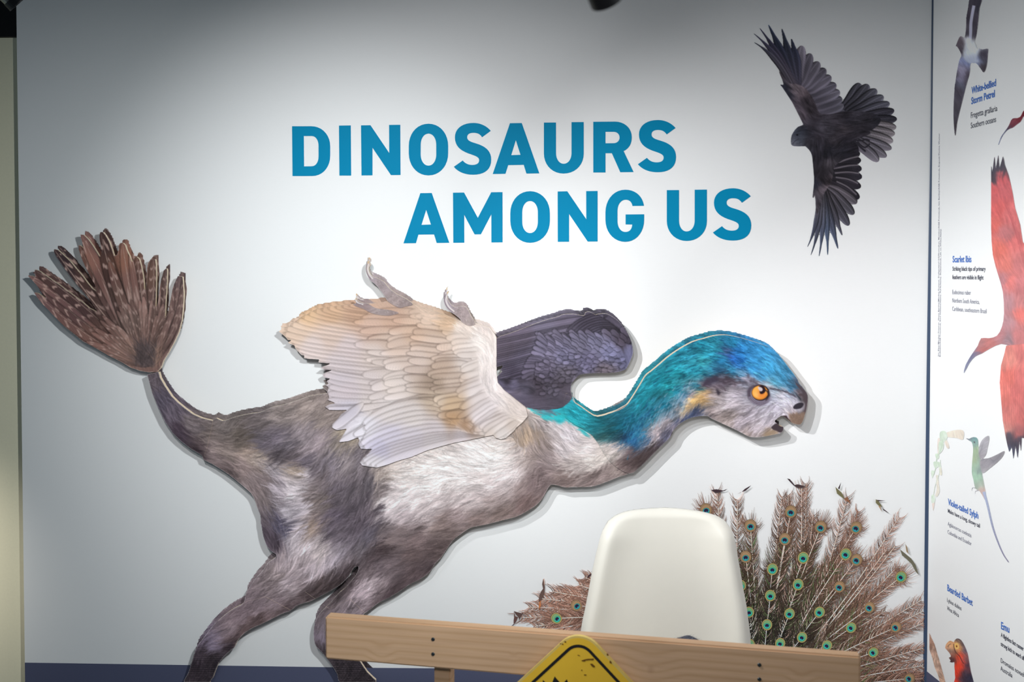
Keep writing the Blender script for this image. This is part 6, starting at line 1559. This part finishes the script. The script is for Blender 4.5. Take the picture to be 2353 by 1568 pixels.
# ------------------------------------------------------------------ wooden rail
def wood_mat(name, knots):
    m, n, l, p = new_mat(name)
    tc = n.new('ShaderNodeTexCoord')
    mp = n.new('ShaderNodeMapping'); mp.inputs['Scale'].default_value = (1.1, 6.0, 13.0)
    l.new(tc.outputs['Object'], mp.inputs['Vector'])
    # knots push the grain aside
    acc = None; dark = None
    for kx, kz, kr in knots:
        vm = n.new('ShaderNodeVectorMath'); vm.operation = 'DISTANCE'
        l.new(tc.outputs['Object'], vm.inputs[0]); vm.inputs[1].default_value = (kx, -0.016, kz)
        g = n.new('ShaderNodeMapRange'); g.inputs['From Min'].default_value = 0; g.inputs['From Max'].default_value = kr * 6
        g.inputs['To Min'].default_value = 1; g.inputs['To Max'].default_value = 0; g.interpolation_type = 'SMOOTHSTEP'
        l.new(vm.outputs['Value'], g.inputs['Value'])
        g2 = n.new('ShaderNodeMapRange'); g2.inputs['From Min'].default_value = kr * 0.4; g2.inputs['From Max'].default_value = kr * 1.3
        g2.inputs['To Min'].default_value = 1; g2.inputs['To Max'].default_value = 0; g2.interpolation_type = 'SMOOTHSTEP'
        l.new(vm.outputs['Value'], g2.inputs['Value'])
        if acc is None: acc, dark = g.outputs[0], g2.outputs[0]
        else:
            a = n.new('ShaderNodeMath'); a.operation = 'MAXIMUM'; l.new(acc, a.inputs[0]); l.new(g.outputs[0], a.inputs[1]); acc = a.outputs[0]
            b = n.new('ShaderNodeMath'); b.operation = 'MAXIMUM'; l.new(dark, b.inputs[0]); l.new(g2.outputs[0], b.inputs[1]); dark = b.outputs[0]
    cmb = n.new('ShaderNodeCombineXYZ')
    mu = n.new('ShaderNodeMath'); mu.operation = 'MULTIPLY'; l.new(acc, mu.inputs[0]); mu.inputs[1].default_value = 0.28
    l.new(mu.outputs[0], cmb.inputs['Z'])
    ad = n.new('ShaderNodeVectorMath'); ad.operation = 'ADD'
    l.new(mp.outputs['Vector'], ad.inputs[0]); l.new(cmb.outputs[0], ad.inputs[1])
    wv = n.new('ShaderNodeTexWave'); wv.wave_type = 'BANDS'; wv.bands_direction = 'Z'
    wv.inputs['Scale'].default_value = 1.3; wv.inputs['Distortion'].default_value = 3.0; wv.inputs['Detail'].default_value = 3; wv.inputs['Detail Scale'].default_value = 0.9
    l.new(ad.outputs[0], wv.inputs['Vector'])
    nz = n.new('ShaderNodeTexNoise'); nz.inputs['Scale'].default_value = 3.0; nz.inputs['Detail'].default_value = 8
    mp2 = n.new('ShaderNodeMapping'); mp2.inputs['Scale'].default_value = (1.5, 20, 40); l.new(tc.outputs['Object'], mp2.inputs['Vector']); l.new(mp2.outputs['Vector'], nz.inputs['Vector'])
    cr = n.new('ShaderNodeValToRGB')
    cr.color_ramp.elements[0].position = 0.0; cr.color_ramp.elements[0].color = L4((202, 163, 127))
    cr.color_ramp.elements[1].position = 1.0; cr.color_ramp.elements[1].color = L4((213, 175, 141))
    e = cr.color_ramp.elements.new(0.22); e.color = L4((208, 170, 135))
    l.new(wv.outputs['Fac'], cr.inputs['Fac'])
    mx = n.new('ShaderNodeMix'); mx.data_type = 'RGBA'; mx.blend_type = 'MULTIPLY'
    cr2 = n.new('ShaderNodeValToRGB'); cr2.color_ramp.elements[0].color = (0.86, 0.84, 0.82, 1); cr2.color_ramp.elements[1].color = (1.0, 1, 1, 1)
    cr2.color_ramp.elements[0].position = 0.3; cr2.color_ramp.elements[1].position = 0.6
    l.new(nz.outputs['Fac'], cr2.inputs['Fac'])
    mx.inputs['Factor'].default_value = 0.8; l.new(cr.outputs['Color'], mx.inputs['A']); l.new(cr2.outputs['Color'], mx.inputs['B'])
    mk = n.new('ShaderNodeMix'); mk.data_type = 'RGBA'; mk.inputs['B'].default_value = L4((120, 70, 46))
    mf = n.new('ShaderNodeMath'); mf.operation = 'MULTIPLY'; mf.inputs[1].default_value = 0.8; l.new(dark, mf.inputs[0])
    l.new(mf.outputs[0], mk.inputs['Factor']); l.new(mx.outputs['Result'], mk.inputs['A'])
    l.new(mk.outputs['Result'], p.inputs['Base Color'])
    p.inputs['Roughness'].default_value = 0.6; p.inputs['Specular IOR Level'].default_value = 0.25
    b = n.new('ShaderNodeBump'); b.inputs['Strength'].default_value = 0.12; b.inputs['Distance'].default_value = 0.002
    l.new(nz.outputs['Fac'], b.inputs['Height']); l.new(b.outputs['Normal'], p.inputs['Normal'])
    return m

YL = 2.61
pTL = px3(747, 1417, YL)
zt = pTL.z
# depth at the right end so that the rail is level
dx_, dy_, dz_ = ray(1978, 1510.0)
YR = float((zt - EYE) / dz_ * dy_)
pTR = px3(1978, 1510.0, YR)
pBL = px3(754, 1515, YL)
RH = zt - pBL.z; TH = 0.034
RV = (pTR - pTL); RV.z = 0; RLEN = RV.length; RA = math.atan2(RV.y, RV.x); RX = RV.normalized()
RNV = Vector((RX.y, -RX.x, 0))                       # towards the camera
def rail_local(px, py, off=0.0):
    """a pixel on the rail's front face -> local x along, z up from the rail's centre line"""
    P0 = np.array([pTL.x, pTL.y]) + np.array([RNV.x, RNV.y]) * off
    x, y, z = on_plane(px, py, P0, np.array([RNV.x, RNV.y]))
    return (x - pTL.x) * RX.x + (y - pTL.y) * RX.y, z - (zt - RH / 2)
knots = []
for kx, ky, kr in [(877, 1509, .009), (1180, 1508, .004), (1495, 1540, .016), (1840, 1566, .008), (1130, 1506, .0015), (893, 1436, .003), (1547, 1550, .004)]:
    a, b = rail_local(kx, ky); knots.append((float(a), float(b), kr))
M_WOOD = wood_mat('pine_board', knots)
M_SCREW = flat_mat('dark_zinc_screw', (62, 70, 74), 0.4, 0.5, metallic=0.6)
rail = empty('wooden_barrier', (float(pTL.x + RV.x / 2), float(pTL.y + RV.y / 2), FZ), 'pale pine board rail with dark knots and screws, in front of the chair', 'barrier')
def wood_piece(name, length, height, thick, loc, rotz, mat, bev=0.004):
    me = box_mesh(name, (length / 2, thick / 2, 0), (length, thick, height), bev)
    o = bpy.data.objects.new(name, me); COL.objects.link(o); me.materials.append(mat)
    o.location = loc; o.rotation_euler = (0, 0, rotz)
    o.parent = rail; o.matrix_parent_inverse = Matrix.Translation(-Vector(rail.location))
    return o
wood_piece('board', RLEN, RH, TH, (pTL.x, pTL.y, zt - RH / 2), RA, M_WOOD)
def post(px, back):
    a, _ = rail_local(px, 1540)
    P = Vector((pTL.x, pTL.y, 0)) + RX * a
    o_ = TH + 0.001 if back else 0
    h = (zt - RH * 0.25) - FZ
    me = box_mesh('post', (0, o_ + 0.021, h / 2), (0.042, 0.042, h), 0.003)
    o = bpy.data.objects.new('post', me); COL.objects.link(o); me.materials.append(M_WOOD)
    o.location = (P.x, P.y, FZ); o.rotation_euler = (0, 0, RA)
    o.parent = rail; o.matrix_parent_inverse = Matrix.Translation(-Vector(rail.location))
    fm = box_mesh('foot', (0, o_ + 0.021, 0.02), (0.06, 0.16, 0.04), 0.003)
    f = bpy.data.objects.new('foot', fm); COL.objects.link(f); fm.materials.append(M_WOOD)
    f.location = (P.x, P.y, FZ); f.rotation_euler = (0, 0, RA)
    f.parent = rail; f.matrix_parent_inverse = Matrix.Translation(-Vector(rail.location))
post(1007, True); post(1750, True)
for sx_, sy_ in ((995, 1470), (995, 1504), (1745, 1529), (1745, 1562)):
    a, b = rail_local(sx_, sy_)
    c = Vector((pTL.x, pTL.y, 0)) + RX * a; c.z = zt - RH / 2 + b
    bm = bmesh.new()
    bmesh.ops.create_cone(bm, segments=16, radius1=0.0052, radius2=0.0035, depth=0.0022, cap_ends=True)
    bmesh.ops.create_cone(bm, segments=4, radius1=0.0012, radius2=0.0012, depth=0.0008, cap_ends=True, matrix=Matrix.Translation((0, 0, 0.0012)))
    bm.transform(Matrix.Translation(c + RNV * 0.0006) @ RNV.to_track_quat('Z', 'Y').to_matrix().to_4x4())
    me = bpy.data.meshes.new('screw'); bm.to_mesh(me); bm.free()
    link('screw', me, rail, [M_SCREW])

# ------------------------------------------------------------------ yellow diamond sign hung on the rail
M_YEL = flat_mat('yellow_enamel', (248, 198, 62), 0.4, 0.4, 0.10, 12)
M_YED = flat_mat('worn_yellow_edge', (226, 196, 110), 0.5, 0.4, 0.12, 60)
M_INK = flat_mat('black_sign_paint', (34, 33, 34), 0.45, 0.4)
M_SCUFF = flat_mat('brown_scuff', (112, 76, 26), 0.7, 0.2)
OFF = 0.022
ax_, az_ = rail_local(1331, 1438.6, OFF)
s_apex = Vector((pTL.x, pTL.y, 0)) + RNV * OFF + RX * float(ax_); s_apex.z = zt - RH / 2 + float(az_)
ppm = F / float(s_apex.y)
def on_sign(px, py, off=0.0):
    a, b = rail_local(px, py, OFF + off)
    v = Vector((pTL.x, pTL.y, 0)) + RNV * (OFF + off) + RX * float(a); v.z = zt - RH / 2 + float(b)
    return v
SD = 0.46
sign_c = s_apex + Vector((0, 0, -SD * math.sqrt(0.5)))
def diamond(half, rad, n=10):
    """rounded square of half side `half`, turned 45 degrees; (x, z) around the centre"""
    out = []
    for k, (cx_, cz_) in enumerate(((1, 1), (-1, 1), (-1, -1), (1, -1))):
        for i in range(n + 1):
            t = math.pi / 2 * (k + i / n)
            out.append((cx_ * (half - rad) + rad * math.cos(t), cz_ * (half - rad) + rad * math.sin(t)))
    c = math.sqrt(.5)
    return [((x - z) * c, (x + z) * c) for x, z in out]
def sv(x, z, off=0.0):
    return sign_c + RX * x + Vector((0, 0, z)) + RNV * off
R0 = 59 / ppm
sgn = empty('warning_sign', tuple(sv(0, -SD * 0.7, 0)), 'yellow diamond warning sign with black rounded border hung on the wooden rail', 'sign')
loop = [sv(x, z, 0) for x, z in diamond(SD / 2, R0)]
v_, f_ = prism(loop, -RNV * 0.012)
pm = fixn(pymesh('plate', v_, f_))
link('plate', pm, sgn, [M_YED])
face = [sv(x, z, 0.0004) for x, z in diamond(SD / 2 - 0.0045, R0 - 0.0045)]
link('face', pymesh('face', face, [tuple(range(len(face)))]), sgn, [M_YEL])
i0 = 19.5 / ppm; i1 = 26.5 / ppm
oa = [sv(x, z, 0.0009) for x, z in diamond(SD / 2 - i0, R0 - i0)]; ob = [sv(x, z, 0.0009) for x, z in diamond(SD / 2 - i1, R0 - i1)]
n_ = len(oa)
link('border_line', pymesh('border_line', oa + ob, [(i, (i + 1) % n_, n_ + (i + 1) % n_, n_ + i) for i in range(n_)]), sgn, [M_INK])
spk = [(1232, 1600), (1240, 1585), (1236, 1580), (1246, 1576), (1247.5, 1563), (1257, 1572), (1268, 1571), (1274.5, 1555), (1283, 1565), (1291, 1573), (1294, 1571), (1302.5, 1561.5), (1309, 1578), (1325, 1590), (1330, 1587), (1331, 1600)]
sp = [on_sign(x, y, 0.0009) for x, y in spk] + [sv(0.055, -0.30, 0.0009), sv(-0.055, -0.30, 0.0009)]
link('pictogram', pymesh('pictogram', sp, [tuple(range(len(sp)))]), sgn, [M_INK])
rs = random.Random(3)
sc_v = []; sc_f = []
for (x, y, l_, w__, a) in [(1341, 1519, 7, 2.2, .1), (1350, 1516.5, 10, 2.0, -.05), (1360, 1516, 6, 2.4, -.1), (1362, 1530, 8, 2.6, .7), (1330, 1507, 4, 1.2, .3), (1299, 1476, 3, 1.6, .5), (1293, 1481, 3, 1.4, .3), (1288, 1480, 2, 1.4, .3), (1396, 1505, 4, 2.0, .9), (1403, 1522, 5, 2.4, 1.0), (1345, 1552, 4, 1.6, 0), (1337, 1541, 2, 1.5, 0)]:
    pts = []
    for k in range(9):
        t = k / 9 * 2 * math.pi
        rr_ = rs.uniform(.7, 1.25)
        qx, qy = l_ * math.cos(t) * rr_ * .8, w__ * math.sin(t) * rr_
        pts.append(on_sign(x + qx * math.cos(a) - qy * math.sin(a), y + qx * math.sin(a) + qy * math.cos(a), 0.0010))
    b = len(sc_v); sc_v += pts; sc_f.append(tuple(range(b, b + 9)))
for k in range(12):
    link('scuff', pymesh('scuff', sc_v[9 * k:9 * k + 9], [tuple(range(9))]), sgn, [M_SCUFF])

# ------------------------------------------------------------------ track spotlights at the top of the picture
M_LAMP = flat_mat('black_lamp_housing', (22, 22, 24), 0.45, 0.4)
M_SILV = flat_mat('brushed_silver', (170, 170, 160), 0.3, 0.5, metallic=0.8)
def lamp(cpx, cpy, Y, axis, rad, label, silver):
    c = px3(cpx, cpy, Y); ax = Vector(axis).normalized()
    t = empty('track_spotlight', tuple(c - ax * 0.06), label, 'spotlight', None)
    q = ax.to_track_quat('Z', 'Y').to_matrix().to_4x4()
    def tube(name, z0, z1, r0, r1, mat, par=t, cap=False):
        bm = bmesh.new(); n = 32
        ring = lambda z, r: [bm.verts.new((r * math.cos(2 * math.pi * i / n), r * math.sin(2 * math.pi * i / n), z)) for i in range(n)]
        A_, B_ = ring(z0, r0), ring(z1, r1)
        C_, D_ = ring(z1, r1 - 0.003), ring(z0 + 0.004, r0 - 0.003)
        for P, Q_ in ((A_, B_), (B_, C_), (C_, D_)):
            for i in range(n):
                bm.faces.new((P[i], P[(i + 1) % n], Q_[(i + 1) % n], Q_[i]))
        if cap: bm.faces.new(A_[::-1]); bm.faces.new(D_)
        bm.transform(Matrix.Translation(c) @ q)
        me = bpy.data.meshes.new(name); bm.to_mesh(me); bm.free()
        return link(name, fixn(me), par, [mat])
    tube('housing', -0.13, -0.012, rad * .94, rad * .97, M_SILV if silver else M_LAMP, cap=True)
    tube('front_ring', -0.020, 0.0, rad * 1.0, rad * 1.03, M_LAMP)
    tube('collar', -0.058, -0.044, rad * 1.0, rad * 1.0, M_SILV)
    top = c - ax * 0.08
    for nm, a, b, r in (('stem', top, Vector((top.x, top.y, TOP - 0.03)), 0.008),):
        bm = bmesh.new(); bmesh.ops.create_cone(bm, segments=12, radius1=r, radius2=r, depth=(b - a).length, cap_ends=True)
        bm.transform(Matrix.Translation((a + b) / 2) @ (b - a).to_track_quat('Z', 'Y').to_matrix().to_4x4())
        me = bpy.data.meshes.new(nm); bm.to_mesh(me); bm.free()
        link(nm, me, t, [M_LAMP])
    return t, top
L1, p1 = lamp(1396, 1.0, 1.50, (0.46, 0.62, -0.76), 0.025, 'black track spotlight poking in at the top centre', False)
L2, p2 = lamp(52, -1, 2.90, (0.60, 0.40, -0.66), 0.045, 'silver track spotlight with black front ring at the upper left corner', True)
for pp, lb_ in ((p1, 'black ceiling track above the top centre spotlight'), (p2, 'black ceiling track above the upper left spotlight')):
    tr = link('lighting_track', box_mesh('lighting_track', (pp.x, pp.y, TOP - 0.016), (1.2, 0.035, 0.032), 0.002), None, [M_BLACK])
    tr['label'] = lb_; tr['category'] = 'lighting track'
